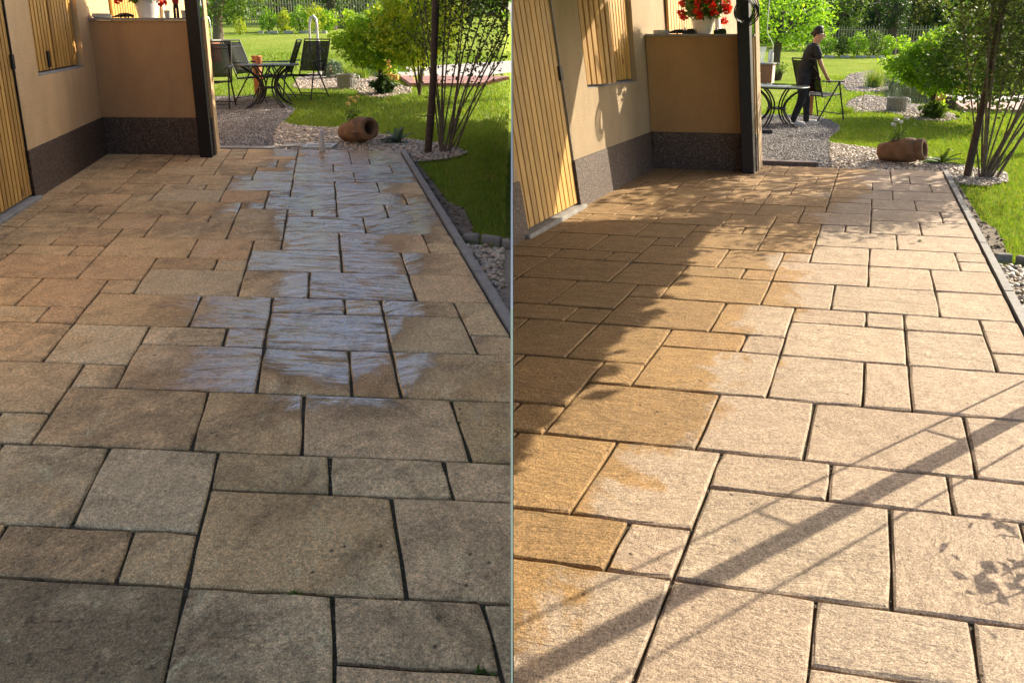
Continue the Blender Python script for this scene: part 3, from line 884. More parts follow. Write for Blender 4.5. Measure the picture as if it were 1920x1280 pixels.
for g in (GL, GR):
    q = POLY[g.side]
    sheet("gravel_path", g, q['gravel'], -0.030, M['gravelbed'])
    sheet("pebble_bed", g, q['pebble'], -0.026, M['pebblebed'])
    sheet("pebble_bed", g, q['corner'], -0.026, M['pebblebed'])
    sheet("soil_strip", g, q['soil'], -0.022, M['soil'])
    sheet("pond_shore", g, q['shore'], -0.036, M['shorebed'])
    if 'shore2' in q:
        sheet("pond_shore", g, q['shore2'], -0.036, M['shorebed'])
    sheet("pond_water", g, q['water'], -0.032, M['water'])
    sheet("paved_yard", g, q['pale'], -0.034, M['paving_pale'])
    o1 = scatter("gravel_chips", g, q['gravel'], 2300, 0.013, M['chip'], -0.030, (OCT_V, OCT_F), 0.7)
    o2 = scatter("pebbles", g, q['pebble'], 1500, 0.019, M['pebble'], -0.026, (ICO_V, ICO_F))
    o3 = scatter("pebbles", g, q['corner'], 1900, 0.018, M['pebble'], -0.026, (ICO_V, ICO_F))
    scatter("shore_shingle", g, q['shore'], 420, 0.032, M['shingle'], -0.036, (OCT_V, OCT_F), 0.5)
    if 'shore2' in q:
        scatter("shore_shingle", g, q['shore2'], 200, 0.045, M['shingle'], -0.036, (OCT_V, OCT_F), 0.5)
    scatter("soil_crumbs", g, q['soil'], 500, 0.012, M['soil'], -0.022, (OCT_V, OCT_F), 0.7)
    # decking, board by board
    U = [k for k in range(9)]
    d = thing("timber_deck", "red-brown timber deck beside the pond of the %s garden" % ("shaded left" if g.side == 'L' else "sunny right"), "deck", g.p(36, 77, 0), g.ang)
    v0 = 72.6 if g.side == 'L' else 69.6
    for k in range(8):
        b = MB()
        va, vb = v0 + k * 1.35, v0 + (k + 1) * 1.35 - 0.18
        ua = 24.5
        ub = 41 + k * 1.6 if g.side == 'L' else 44 + k * 1.2
        b.hexa([g.p(u, v, -0.03) for u, v in ((ua, va), (ub, va), (ub, vb), (ua, vb))], [g.p(u, v, 0.05) for u, v in ((ua, va), (ub, va), (ub, vb), (ua, vb))])
        o = b.build("deck_board", M['deck'], clip=(g.sgn, 0.006 * g.sgn))
        o.parent = d
        o.matrix_parent_inverse = (Matrix.Translation(d.location) @ Matrix.Rotation(g.ang, 4, 'Z')).inverted()

    # kerb stones along the right edge of the terrace
    kb = thing("kerb", "dark concrete kerb along the grass edge of the %s terrace" % SIDE[g.side], "kerb", g.p(13.4, 15, 0), 0)
    for v0 in np.arange(-2.9, 32.0, 5.05):
        v1 = min(v0 + 5.0, 32.1)
        b = MB()
        t_ = 0.012
        b.hexa([g.p(u, v, -0.07) for u, v in ((13.08, v0), (13.66, v0), (13.66, v1), (13.08, v1))],
               [g.p(u, v, t_) for u, v in ((13.11, v0 + .02), (13.63, v0 + .02), (13.63, v1 - .02), (13.11, v1 - .02))])
        if all(w[0] * g.sgn < 0.006 for w in b.v):
            continue
        o = b.build("kerb_stone", M['kerb'], clip=(g.sgn, 0.006 * g.sgn))
        o.parent = kb
        o.matrix_parent_inverse = Matrix.Translation(kb.location).inverted()
    # little edging setts that hold the lawn back from the pebbles
    es = thing("lawn_edging", "curved row of grey edging stones beside the %s terrace" % SIDE[g.side], "edging", g.p(14.5, 15.4, 0), 0)
    path = [(13.72, 15.75), (14.95, 15.72), (16.2, 15.35), (17.4, 14.75), (18.6, 14.0), (19.8, 13.2)]
    for (ua, va), (ub, vb) in zip(path, path[1:]):
        b = MB()
        A, B = g.p(ua + 0.08, va, 0), g.p(ub - 0.02, vb, 0)
        dr = (B - A).normalized(); nr = Vector((-dr.y, dr.x, 0)) * 0.05
        if max(A.x * g.sgn, B.x * g.sgn) < 0.02:
            continue
        up = Vector((0, 0, 1))
        b.hexa([A - up * .08, B - up * .08, B + nr - up * .08, A + nr - up * .08], [A + up * .02, B + up * .025, B + nr + up * .02, A + nr + up * .018])
        o = b.build("edging_stone", M['edging'], clip=(g.sgn, 0.006 * g.sgn))
        o.parent = es
        o.matrix_parent_inverse = Matrix.Translation(es.location).inverted()
        md = o.modifiers.new("bevel", 'BEVEL'); md.width = 0.012; md.segments = 2

# ------------------------------------------------------------------ grass blades on the nearer lawn
def blades(P, hgt, wid):
    n = len(P)
    a = rng.uniform(0, 2 * np.pi, n)
    w = np.stack([np.cos(a), np.sin(a), np.zeros(n)], 1) * wid * rng.uniform(0.6, 1.3, (n, 1))
    l = rng.normal(size=(n, 3)) * 0.35; l[:, 2] = 1
    h = hgt * rng.uniform(0.5, 1.3, (n, 1))
    V = np.empty((n, 3, 3))
    V[:, 0] = P - w; V[:, 1] = P + w; V[:, 2] = P + l * h
    return V.reshape(-1, 3), np.arange(3 * n).reshape(n, 3)

def blocked(g, UV):
    q = POLY[g.side]
    m = np.zeros(len(UV), bool)
    for k in ('gravel', 'pebble', 'shore', 'shore2', 'water', 'deck', 'pale', 'corner', 'soil'):
        if k in q:
            m |= inside(UV, q[k])
    m |= (UV[:, 0] < 13.75) & (UV[:, 1] < 32.2)
    m |= (UV[:, 0] < -20.5)
    m |= (UV[:, 0] > 13.7) & (UV[:, 1] < 15.3 - np.clip(UV[:, 0] - 15, 0, 9) * 0.42)
    return m

for g in (GL, GR):
    Vs, Fs, k = [], [], 0
    cell = abs(np.cross(g.a[:2], g.b[:2]))
    for (ua, ub, va, vb, dens, hg, wd) in ((13.7, 40, 10, 24, 5200, 0.042, 0.0026), (-3, 60, 24, 46, 3000, 0.045, 0.0038), (-22, 80, 46, 80, 900, 0.055, 0.008), (-30, 80, 80, 130, 260, 0.07, 0.018)):
        n = int((ub - ua) * (vb - va) * cell * dens)
        UV = np.stack([rng.uniform(ua, ub, n), rng.uniform(va, vb, n)], 1)
        UV = UV[~blocked(g, UV)]
        W = g.pa(UV, LAWN_H - 0.004)
        W = W[visible(g, W)]
        V, F = blades(W, hg, wd)
        Vs.append(V); Fs.append(F + k); k += len(V)
    o = big_mesh("grass", np.concatenate(Vs), np.concatenate(Fs), M['grass'], kind='stuff')
    print("grass", g.side, k // 3)

# ------------------------------------------------------------------ the two houses
def house(g):
    L = g.side == 'L'
    clip = None if L else (1, 0.004)
    h = thing("house", ("peach rendered house with closed honey-wood shutters beside the wet shaded terrace" if L else
                        "peach rendered house in low sun with a half-open wooden shutter beside the dry terrace"), "house", g.p(-21, 20, 0), 0)
    inv = Matrix.Translation(h.location).inverted()
    def part(b, name, mat, parent=None, bevel=0.0):
        o = b.build(name, mat, clip=clip)
        if not o.data.polygons:
            bpy.data.objects.remove(o); return None
        o.parent = parent or h
        o.matrix_parent_inverse = inv if not parent else Matrix.Identity(4)
        if bevel:
            md = o.modifiers.new("bevel", 'BEVEL'); md.width = bevel; md.segments = 2; md.limit_method = 'ANGLE'
        return o
    def slab(b, u0, u1, v0, v1, h0, h1):
        c = ((u0, v0), (u1, v0), (u1, v1), (u0, v1))
        b.hexa([g.hp(u, v, h0) for u, v in c], [g.hp(u, v, h1) for u, v in c])
    UW = -21.0
    V0 = 4.0 if L else 10.0
    VE = 60.0
    TOP = 2.6
    # wall: a set of blocks round the door and the window opening
    b = MB()
    D0, D1, DT = (15.9 if L else 15.2), 19.85, 2.06
    W0, W1, WB, WT = 22.2, 28.3, 0.93, 2.1
    for v0, v1, h0, h1 in ((V0, D0, 0.39, TOP), (D0, D1, DT, TOP), (D1, W0, 0.39, TOP), (W0, W1, 0.39, WB), (W0, W1, WT, TOP), (W1, VE, 0.39, TOP)):
        slab(b, UW - 3.2, UW, v0, v1, h0, h1)
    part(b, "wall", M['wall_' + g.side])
    b = MB()
    for v0, v1 in ((V0, D0), (D1, VE)):
        slab(b, UW - 3.2, UW + 0.16, v0, v1, -0.1, 0.3895)
    part(b, "plinth", M['plinth'])
    # parapet that closes the terrace
    b = MB(); slab(b, -20.99, -8.35, 30.0, 31.3, 0.392, 1.375)
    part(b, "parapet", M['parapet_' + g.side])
    b = MB(); slab(b, -20.82, -8.30, 29.93, 31.37, -0.1, 0.391)
    part(b, "parapet_plinth", M['plinth'])
    b = MB(); slab(b, -20.98, -8.2, 29.9, 31.4, 1.3765, 1.40)
    part(b, "parapet_coping", M['concrete'])
    b = MB(); slab(b, -8.34, -8.16, 30.2, 31.35, -0.02, 2.45)
    part(b, "wall_end", M['wall_' + g.side])
    # dark corner post
    b = MB(); slab(b, -9.85, -8.45, 29.25, 29.9, -0.02, 2.5)
    part(b, "corner_post", M['postblack'], bevel=0.006)
    # plank door
    dr = thing("door", None, None, (0, 0, 0))
    dr.parent = h; dr.matrix_parent_inverse = inv
    n = 12
    b = MB(); slab(b, UW - 0.9, UW - 0.55, D0, D1 + 0.02, 0.03, DT)
    part(b, "door_backing", M['groove'], dr)
    for k in range(n):
        a0 = D0 + (D1 - D0) * k / n; a1 = D0 + (D1 - D0) * (k + 1) / n
        gp = 0.022
        b = MB()
        c0 = [(UW - 0.5, a0), (UW - 0.5, a1)]
        bt = [g.hp(UW - 0.55, a0 + gp, 0.045), g.hp(UW - 0.12, a0 + gp * 2, 0.045), g.hp(UW - 0.12, a1 - gp * 2, 0.045), g.hp(UW - 0.55, a1 - gp, 0.045)]
        tp = [g.hp(UW - 0.55, a0 + gp, DT), g.hp(UW - 0.12, a0 + gp * 2, DT), g.hp(UW - 0.12, a1 - gp * 2, DT), g.hp(UW - 0.55, a1 - gp, DT)]
        b.hexa(bt, tp)
        part(b, "plank", M['larch'], dr)
    for hh in (1.02, 1.75):
        b = MB(); slab(b, UW - 0.12, UW + 0.12, D1 - 0.12, D1 + 0.08, hh, hh + 0.11)
        part(b, "hinge", M['iron'], dr)
    b = MB(); slab(b, UW - 0.14, UW + 0.03, D1 + 0.0, D1 + 0.07, 0.02, DT)
    part(b, "door_seal", M['iron'], dr)
    b = MB(); slab(b, UW - 1.2, UW + 0.55, D0 - 0.3, D1 + 0.25, -0.03, 0.028)
    part(b, "threshold", M['concrete'], bevel=0.01)
    # window shutters: vertical slats on a dark backing, set back in the reveal
    dep = 0.85
    b = MB(); slab(b, UW - 2.0, UW - dep - 0.25, W0 + 0.02, W1 - 0.02, WB + 0.01, WT)
    part(b, "window_back", M['groove'])
    b = MB()
    b.hexa([g.hp(UW - dep - 0.3, W0, WB + 0.001), g.hp(UW - 0.02, W0, WB + 0.001), g.hp(UW - 0.02, W1, WB + 0.001), g.hp(UW - dep - 0.3, W1, WB + 0.001)],
           [g.hp(UW - dep - 0.3, W0, WB + 0.022), g.hp(UW - 0.02, W0, WB + 0.006), g.hp(UW - 0.02, W1, WB + 0.006), g.hp(UW - dep - 0.3, W1, WB + 0.022)])
    part(b, "window_sill", M['concrete'])
    def shutter(name, v0, v1, n, open_=0.0, hb=WB + 0.03, ht=WT - 0.01, du=dep, mat='larch'):
        s = thing(name, None, None, (0, 0, 0)); s.parent = h; s.matrix_parent_inverse = inv
        wid = (v1 - v0)
        ca, sa = math.cos(open_), math.sin(open_)
        def q(t, off, hh):
            # t metres-along in v units, off = units of u toward the terrace
            k = 0.1853 / 0.094
            return g.hp(UW - du + (t * sa * k if open_ else 0) + off * ca, v0 + t * ca - off * sa / k, hh)
        b = MB(); b.hexa([q(0, -0.14, hb), q(0, 0, hb), q(wid, 0, hb), q(wid, -0.14, hb)], [q(0, -0.14, ht), q(0, 0, ht), q(wid, 0, ht), q(wid, -0.14, ht)])
        part(b, "shutter_backing", M['groove'], s)
        for k in range(n):
            t0 = wid * (k + 0.09) / n; t1 = wid * (k + 0.91) / n
            b = MB(); b.hexa([q(t0, 0.005, hb), q(t0 + .02, 0.3, hb), q(t1 - .02, 0.3, hb), q(t1, 0.005, hb)], [q(t0, 0.005, ht), q(t0 + .02, 0.3, ht), q(t1 - .02, 0.3, ht), q(t1, 0.005, ht)])
            part(b, "slat", M[mat], s)
        return s
    if L:
        shutter("window_shutter", W0 + 0.05, 25.0, 7)
        s = shutter("window_shutter", 25.12, W1 - 0.05, 8)
        b = MB(); slab(b, UW - dep + 0.3, UW - dep + 0.45, 24.1, 24.35, WB + 0.05, WB + 0.19)
        part(b, "shutter_latch", M['iron'])
    else:
        shutter("window_shutter", W0 + 0.05, 24.6, 7, open_=0.36)
        shutter("window_shutter", 24.8, W1 - 0.05, 10)
        b = MB(); slab(b, UW - dep + 0.31, UW - dep + 0.5, 24.72, 24.95, WB + 0.03, WT)
        part(b, "shutter_edge", M['cabwhite'])
    # terrace door shutters farther along the wall, seen over the parapet
    shutter("door_shutter", 34.0, 41.0, 12, hb=0.45, ht=2.05, du=-0.06)
    shutter("door_shutter", 41.3, 46.4, 9, hb=0.45, ht=2.05, du=-0.06)
    b = MB()
    slab(b, UW - 0.05, UW + 0.5, 47.4, 48.2, 0.39, 2.2)
    part(b, "door_jamb", M['cabwhite'])
    # body and roof
    b = MB()
    if L:
        slab(b, -60, UW - 3.21, 4, VE, -0.1, 2.6)
        part(b, "house_body", M['wall_' + g.side])
        b = MB(); slab(b, -61, UW + 0.8, 3.5, VE + 1, 2.61, 2.72)
        part(b, "roof", M['roof'])
    else:
        # the house fills the wedge between its front wall and the garden boundary
        ft = [(0.0045, 5.35), (0.72, 8.0), (1.05, 8.95), (0.0045, 8.95)]
        z0, z1 = -0.2, 4.35  # height chosen so the body shades the left garden
        b.hexa([(x, y, z0) for x, y in ft], [(max(0.0045, x - 0.75), y, z1) for x, y in ft])
        part(b, "house_body", M['wall_' + g.side])
        b = MB(); b.box((0.0047, 5.0, 1.2), (0.0012, 0.8, 2.8)); part(b, "end_panel", M['wall_' + g.side])
        b = MB()
        b.hexa([(0.0045, 4.9, 4.355), (0.6, 8.0, 4.355), (1.2, 9.0, 4.355), (0.0045, 9.0, 4.355)], [(0.0045, 4.95, 4.5), (0.5, 8.0, 4.9), (0.8, 8.95, 4.9), (0.0045, 8.95, 4.6)])
        part(b, "roof", M['roof'])
    return h
house_left, house_right = house(GL), house(GR)

# ------------------------------------------------------------------ things standing on the parapets
def begonia(g):
    L = g.side == 'L'
    base = g.hp(-14.6, 30.7, 1.3975)
    t = thing("flower_pot", "white glazed pot of red begonias standing on the parapet " + ("over the wet terrace" if L else "over the dry sunny terrace"), "flower pot", base)
    k = 1.0 if L else 1.02
    b = MB(); b.lathe([(0.0, 0.0), (0.085 * k, 0.0), (0.10 * k, 0.05), (0.118 * k, 0.15), (0.125 * k, 0.185), (0.112 * k, 0.185), (0.105 * k, 0.15), (0.0, 0.14)], n=24)
    b.build("pot", M['white_glaze'], t)
    def ball(n, r, c, zs=0.8):
        p = rng.normal(size=(n, 3)); p /= np.linalg.norm(p, axis=1)[:, None]
        p *= r * rng.uniform(0.55, 1.0, (n, 1)); p[:, 2] *= zs
        return p + np.array(c)
    C = ball(520, 0.235, (0, 0, 0.30), 0.75)
    V, F = leaves_arrays(C, 0.075, 0.55, 0.2, 0.4, 0.2)
    big_mesh("leaves", V, F, M['leaf_mid'], t)
    C = ball(170, 0.20, (0, 0.02, 0.42), 0.7)
    V, F = leaves_arrays(C, 0.085, 0.4, 0.0, 0.4, -0.2)
    big_mesh("young_leaves", V, F, M['leaf_yellow'] if not L else M['leaf_dark'], t)
    # flower heads: clusters of overlapping petals, drooping over the rim
    heads = []
    for i in range(20):
        a = rng.uniform(0, 2 * np.pi); e = rng.uniform(-0.35, 0.75)
        heads.append((0.245 * math.cos(a) * math.cos(e), 0.235 * math.sin(a) * math.cos(e), 0.26 + 0.20 * math.sin(e)))
    heads += [(0.20, -0.08, 0.14), (-0.24, -0.10, 0.17), (0.05, -0.22, 0.22), (0.22, -0.10, 0.24), (-0.13, -0.20, 0.24), (0.16, -0.19, 0.30), (0.23, -0.05, 0.33)]
    for c in heads:
        C = ball(26, 0.040, c, 0.85)
        V, F = leaves_arrays(C, 0.042, 0.85, 0, 0.3)
        big_mesh("blossom", V, F, M['petal'], t)
    return t
begonia(GL); begonia(GR)

def ashtray(g, u, label):
    t = thing("glass_dish", label, "dish", g.hp(u, 30.5, 1.3985))
    b = MB(); b.lathe([(0.0, 0.0), (0.075, 0.0), (0.082, 0.012), (0.084, 0.045), (0.074, 0.046), (0.070, 0.016), (0.0, 0.012)], n=18)
    b.build("bowl", M['glassclear'], t)
    b = MB()
    for k in range(18):
        a = k * 2 * math.pi / 18
        b.box((0.083 * math.cos(a), 0.083 * math.sin(a), 0.025), (0.008, 0.012, 0.036), (0, 0, a))
    b.build("ribs", M['glassclear'], t)
ashtray(GL, -19.8, "cloudy ribbed glass dish at the wall end of the parapet over the wet terrace")
ashtray(GR, -19.4, "pale glass dish sunlit at the wall end of the parapet over the dry terrace")

def figurine(g, u, v, label, dirv=1):
    t = thing("lizard_figurine", label, "figurine", g.hp(u, v, 1.3985), g.ang)
    b = MB()
    b.tube([(-0.12, 0, 0.012), (-0.07, 0.01, 0.02), (-0.02, 0.0, 0.03), (0.04, -0.01, 0.032), (0.08, 0, 0.028), (0.115, 0.005, 0.022)], [0.004, 0.012, 0.021, 0.022, 0.017, 0.008], 8)
    b.build("body", M['black'], t)
    for x in (-0.02, 0.06):
        for sy in (-1, 1):
            c = MB(); c.tube([(x, 0.015 * sy, 0.024), (x + 0.012, 0.035 * sy, 0.022), (x + 0.022, 0.042 * sy, 0.004)], 0.007, 6)
            c.build("leg", M['black'], t)
figurine(GL, -17.4, 30.5, "small black lizard figurine lying left of the white pot over the wet terrace")
figurine(GR, -17.5, 30.5, "small black lizard figurine left of the white pot over the dry terrace")
def lump(g, u, label, name, mat):
    t = thing(name, label, "ornament", g.hp(u, 30.4, 1.3985), g.ang)
    b = MB()
    b.box((0, 0, 0.022), (0.13, 0.06, 0.042)); b.box((0.02, 0, 0.05), (0.07, 0.045, 0.016), (0, 0, 0.3))
    b.build("body", M[mat], t, bevel=0.008)
    b = MB(); b.lathe([(0, 0), (0.016, 0), (0.016, 0.02), (0.008, 0.028), (0, 0.028)], (-0.04, 0, 0.042), 10)
    b.build("knob", M['steel'], t)
lump(GR, -16.1, "black box ornament between the lizard and the white pot over the dry terrace", "ornament_box", 'black')
lump(GR, -12.4, "dark green and white ornament right of the white pot over the dry terrace", "ornament_box", 'leaf_dark')
# slim standing figure and frosted glasses by the post (left)
t = thing("standing_figurine", "tall thin dark red figurine standing between two frosted glasses by the black post", "figurine", GL.hp(-11.3, 30.5, 1.3985))
b = MB(); b.tube([(0.012, 0, 0.0), (0.014, 0, 0.09), (0.008, 0, 0.14)], [0.014, 0.013, 0.016], 8); b.build("leg", M['black'], t)
b = MB(); b.tube([(-0.02, 0, 0.0), (-0.018, 0, 0.09), (-0.008, 0, 0.14)], [0.014, 0.013, 0.016], 8); b.build("leg", M['black'], t)
b = MB(); b.lathe([(0.0, 0.13), (0.028, 0.14), (0.036, 0.2), (0.028, 0.26), (0.012, 0.28), (0, 0.28)], n=10); b.build("coat", M['red'], t)
b = MB(); b.lathe([(0, 0.27), (0.018, 0.285), (0.022, 0.31), (0.014, 0.335), (0, 0.34)], n=10); b.build("head", M['black'], t)
for u, w in ((-12.3, "left of the thin red figurine"), (-10.4, "between the thin red figurine and the black post")):
    t = thing("drinking_glass", "frosted blue-white glass %s on the parapet" % w, "glass", GL.hp(u, 30.5, 1.3985))
    b = MB(); b.lathe([(0.0, 0.0), (0.028, 0.0), (0.036, 0.075), (0.033, 0.075), (0.026, 0.006), (0.0, 0.006)], n=14); b.build("cup", M['glassclear'], t)
    b = MB(); b.lathe([(0.0, 0.0062), (0.026, 0.0062), (0.029, 0.03), (0, 0.03)], n=14); b.build("fill", M['white_glaze'], t)
# coil of black cable on the post (right)
t = thing("cable_coil", "untidy coil of black cable hung high on the dark post by the dry terrace", "cable", GR.hp(-8.7, 29.1, 1.62))
for k in range(5):
    b = MB(); r = 0.075 + 0.012 * k
    pts = [(r * math.cos(a) * (1 + 0.1 * math.sin(3 * a + k)), -0.02 * k * 0.5 + 0.012 * math.sin(2 * a + k), r * 1.25 * math.sin(a)) for a in np.linspace(0, 2 * math.pi, 22)]
    b.tube(pts, 0.007, 6, caps=False); b.build("cable_loop", M['black'], t)
b = MB(); b.tube([(0.02, 0, 0.08), (-0.05, 0.0, 0.3), (-0.03, 0, 0.6)], 0.006, 6); b.build("cable_tail", M['black'], t)

# ------------------------------------------------------------------ planting and garden ornaments
def T(g, name, label, cat, u, v, rot=0.0, h=LAWN_H, group=None, scale=1.0):
    return thing(name, label, cat, g.p(u, v, h), rot, group, scale)

def clipx(g, C, base, m=0.03):
    """keep foliage on its own side of the screen and the boundary wall"""
    return C[((C[:, 0] + base[0]) * g.sgn) > m]

for g in (GL, GR):
    L = g.side == 'L'
    S = SIDE[g.side]
    # lying terracotta jar planted with pale flowers
    t = T(g, "amphora_planter", "terracotta amphora lying on pebbles beyond the %s terrace" % S, "planter", 8.4, 35.0, g.ang - 0.62, -0.02)
    b = MB()
    prof = [(0.0, -0.25), (0.085, -0.25), (0.104, -0.235), (0.116, -0.15), (0.130, -0.06), (0.146, 0.03), (0.150, 0.09), (0.138, 0.135), (0.122, 0.155), (0.118, 0.17), (0.128, 0.18), (0.132, 0.20), (0.128, 0.235), (0.116, 0.245), (0.086, 0.243), (0.078, 0.21), (0.09, 0.14), (0.10, 0.05), (0.0, -0.1)]
    b.lathe(prof, (0, 0, 0.150), 32, (0, math.radians(79), 0))
    b.build("jar_body", M['terracotta'], t)
    for sy in (-1, 1):
        b = MB(); b.tube([(0.09, 0.128 * sy, 0.15), (0.13, 0.172 * sy, 0.16), (0.17, 0.16 * sy, 0.16), (0.195, 0.105 * sy, 0.16)], 0.014, 8)
        b.build("handle", M['terracotta'], t)
    b = MB(); b.lathe([(0.0, 0.0), (0.062, 0.0), (0.07, 0.012), (0.0, 0.02)], (-0.07, 0, 0.262), 14)
    b.build("soil", M['soil'], t)
    C = rng.normal(size=(90, 3)) * [0.05, 0.04, 0.05] + [-0.06, 0, 0.32]
    V, F = leaves_arrays(C, 0.07, 0.22, 0, 0.4, -0.8)
    big_mesh("flower_leaves", V, F, M['leaf_mid'], t)
    for (dx, dy, dz) in ((-0.10, 0.0, 0.50), (0.01, 0.01, 0.53), (-0.06, 0.03, 0.47), (-0.12, -0.02, 0.44)):
        b = MB(); b.tube([(-0.06, 0, 0.27), (dx * 0.7 - 0.02, dy, 0.38), (dx, dy, dz)], 0.004, 5); b.build("stem", M['leaf_mid'], t)
        C = rng.normal(size=(46, 3)) * [0.011, 0.011, 0.008] + [dx, dy, dz + 0.012]
        V, F = leaves_arrays(C, 0.028, 0.5); big_mesh("bloom", V, F, M['yellow'] if L else M['white_glaze'], t)
    # broad-leaved plant in the pebbles
    t = T(g, "hosta_plant", "broad-leaved low plant right of the amphora by the %s terrace" % S, "plant", 13.6, 35.4, 0, -0.03)
    V, F, k = [], [], 0
    for i in range(17 if L else 13):
        a = rng.uniform(0, 2 * np.pi); up = rng.uniform(0.3, 1.1); ln = rng.uniform(0.20, 0.31)
        if i < 4: up, ln = 1.3, 0.30
        d = np.array([math.cos(a) * math.cos(up), math.sin(a) * math.cos(up), math.sin(up)]); w = np.array([-math.sin(a), math.cos(a), 0]); nn = np.cross(d, w)
        for q in range(6):
            f = q / 5; wd = 0.042 * math.sin(math.pi * min(1, 0.12 + 0.88 * f)) + 0.003
            c = d * ln * f + np.array([0, 0, -0.10 * f * f])
            V += [c + w * wd + nn * 0.012, c, c - w * wd + nn * 0.012]
        for q in range(5):
            o = k + q * 3
            F += [(o, o + 1, o + 4, o + 3), (o + 1, o + 2, o + 5, o + 4)]
        k += 18
    big_mesh("leaves", V, F, M['leaf_silver'] if L else M['leaf_mid'], t, smooth=True)
    # leaning brown pole
    px = (16.2, 32.0) if L else (15.6, 31.1)
    t = T(g, "leaning_pole", "leaning brown pole in the pebbles before the many-stemmed shrub, %s garden" % ("shaded left" if L else "sunny right"), "pole", *px, 0, -0.06)
    b = MB()
    rx = 0.085 if L else 0.06
    b.tube([(rx * z + 0.012 * math.sin(2.3 * z), 0.01 * math.sin(3 * z), z) for z in np.linspace(0, 2.5, 14)], [(0.040 if L else 0.034) + 0.003 * math.sin(5 * z) - 0.002 * z for z in np.linspace(0, 2.5, 14)], 12)
    b.build("shaft", M['pole'], t)
    if L:
        b = MB(); b.tube([(0.07, -0.02, 0.46), (-0.02, -0.045, 0.44), (-0.10, -0.03, 0.45)], [0.008, 0.007, 0.004], 6); b.build("snag", M['bark_pale'], t)
    # many-stemmed shrub
    su, sv = (18.5, 32.6) if L else (17.6, 31.0)
    t = T(g, "multi_stem_shrub", "tall many-stemmed shrub beside the leaning pole, %s garden" % ("shaded left" if L else "sunny right"), "shrub", su, sv, 0, -0.05)
    base = t.location
    tips = []
    ns = 15
    for i in range(ns):
        f = i / (ns - 1)
        lx = (-0.30 + 1.6 * f) if L else (-0.40 + 1.95 * f)
        ly = rng.uniform(-0.45, 0.45)
        hh = rng.uniform(1.9, 2.5)
        sx = (-0.05 + 0.10 * f)
        pts, rr = [], []
        r0 = rng.uniform(0.006, 0.0135)
        for q in range(10):
            z = q / 9
            bend = 0.8 * z + 0.2 * z ** 2 + 0.05 * math.sin(5.3 * z + 2.1 * i)
            pts.append((sx + lx * bend * hh / 2.1 + 0.018 * math.sin(6 * z + i), ly * bend, z * hh))
            rr.append(r0 * (1 - 0.72 * z) + 0.002)
        if L:
            pts = [(min(p[0], -0.03 - base[0] - 0.02), p[1], p[2]) for p in pts]
        b = MB(); b.tube(pts, rr, 7); b.build("stem", M['bark_pale'], t)
        for q in range(3, 10):
            tips.append((pts[q], q / 9))
        # a few side twigs
        for q in (4, 6, 7, 8):
            p0 = Vector(pts[q]); dv = Vector((rng.uniform(-0.25, 0.25), rng.uniform(-0.25, 0.25), rng.uniform(0.15, 0.4)))
            p1 = p0 + dv
            if L: p1.x = min(p1.x, -0.05 - base[0])
            c = MB(); c.tube([p0, (p0 + p1) / 2 + Vector((0, 0, 0.02)), p1], [0.005, 0.004, 0.002], 5); c.build("twig", M['bark_pale'], t)
            tips += [(tuple(p1), q / 9), (tuple((p0 + p1) / 2), q / 9)]
    P = np.array([p for p, z in tips if p[2] > 0.72]); wts = np.array([max(0.02, p[2] - 0.62) for p, z in tips if p[2] > 0.72]); wts /= wts.sum()
    nl = 6200 if L else 10500
    C = P[rng.choice(len(P), nl, p=wts)] + rng.normal(size=(nl, 3)) * [0.10, 0.12, 0.11]
    C = C[C[:, 2] > 0.62]
    C = clipx(g, C, base, 0.04)
    V, F = leaves_arrays(C, 0.046, 0.5, 0.2, 0.45)
    big_mesh("foliage", V, F, M['leaf_olive'], t)
    # small mop-headed tree and the green clump at its foot
    tu, tv = (16.5, 65.4) if L else (16.3, 63.4)
    t = T(g, "mophead_tree", "small weeping mop-headed tree by the pond of the %s garden" % ("shaded left" if L else "sunny right"), "tree", tu, tv, 0)
    b = MB(); b.tube([(0, 0, 0), (0.01, 0.01, 0.5), (-0.01, 0, 0.95), (0.02, 0, 1.2)], [0.05, 0.042, 0.038, 0.025], 10); b.build("trunk", M['bark'], t)
    for i in range(9):
        a = i * 2 * math.pi / 9 + 0.3
        b = MB(); b.tube([(0, 0, 0.95), (0.28 * math.cos(a), 0.28 * math.sin(a), 1.28), (0.58 * math.cos(a), 0.58 * math.sin(a), 1.15), (0.70 * math.cos(a), 0.70 * math.sin(a), 0.8)], [0.022, 0.016, 0.010, 0.004], 6); b.build("limb", M['bark'], t)
    nl = 9000
    p = rng.normal(size=(nl, 3)); p /= np.linalg.norm(p, axis=1)[:, None]
    lump_ = 1 + 0.24 * np.sin(p[:, 0] * 5 + 1) * np.sin(p[:, 1] * 4 + 0.6) + 0.18 * np.sin(p[:, 2] * 7 + p[:, 0] * 6) + 0.10 * np.sin(p[:, 0] * 13 + p[:, 2] * 9)
    rr = rng.uniform(0.45, 1.0, nl) ** 0.5
    C = p * (rr * lump_)[:, None] * [0.76, 0.74, 0.58] + [0, 0, 0.98]
    # weeping skirt with gaps, and upward shoots
    C = C[(C[:, 2] > 0.55 + 0.18 * np.sin(6 * np.arctan2(C[:, 1], C[:, 0]))) | (rng.random(nl) < 0.15)]
    sh = []
    for i in range(26):
        a = rng.uniform(0, 2 * np.pi); r = rng.uniform(0.1, 0.75)
        for q in range(16):
            sh.append((r * math.cos(a) * (1 + q * 0.012), r * math.sin(a) * (1 + q * 0.012), 1.25 + 0.022 * q * (1.2 - 0.5 * r)))
    sh = np.array(sh) + rng.normal(size=(len(sh), 3)) * 0.03
    V, F = leaves_arrays(np.concatenate([C, sh]), 0.085, 0.5, 0.1, 0.4, 0.35)
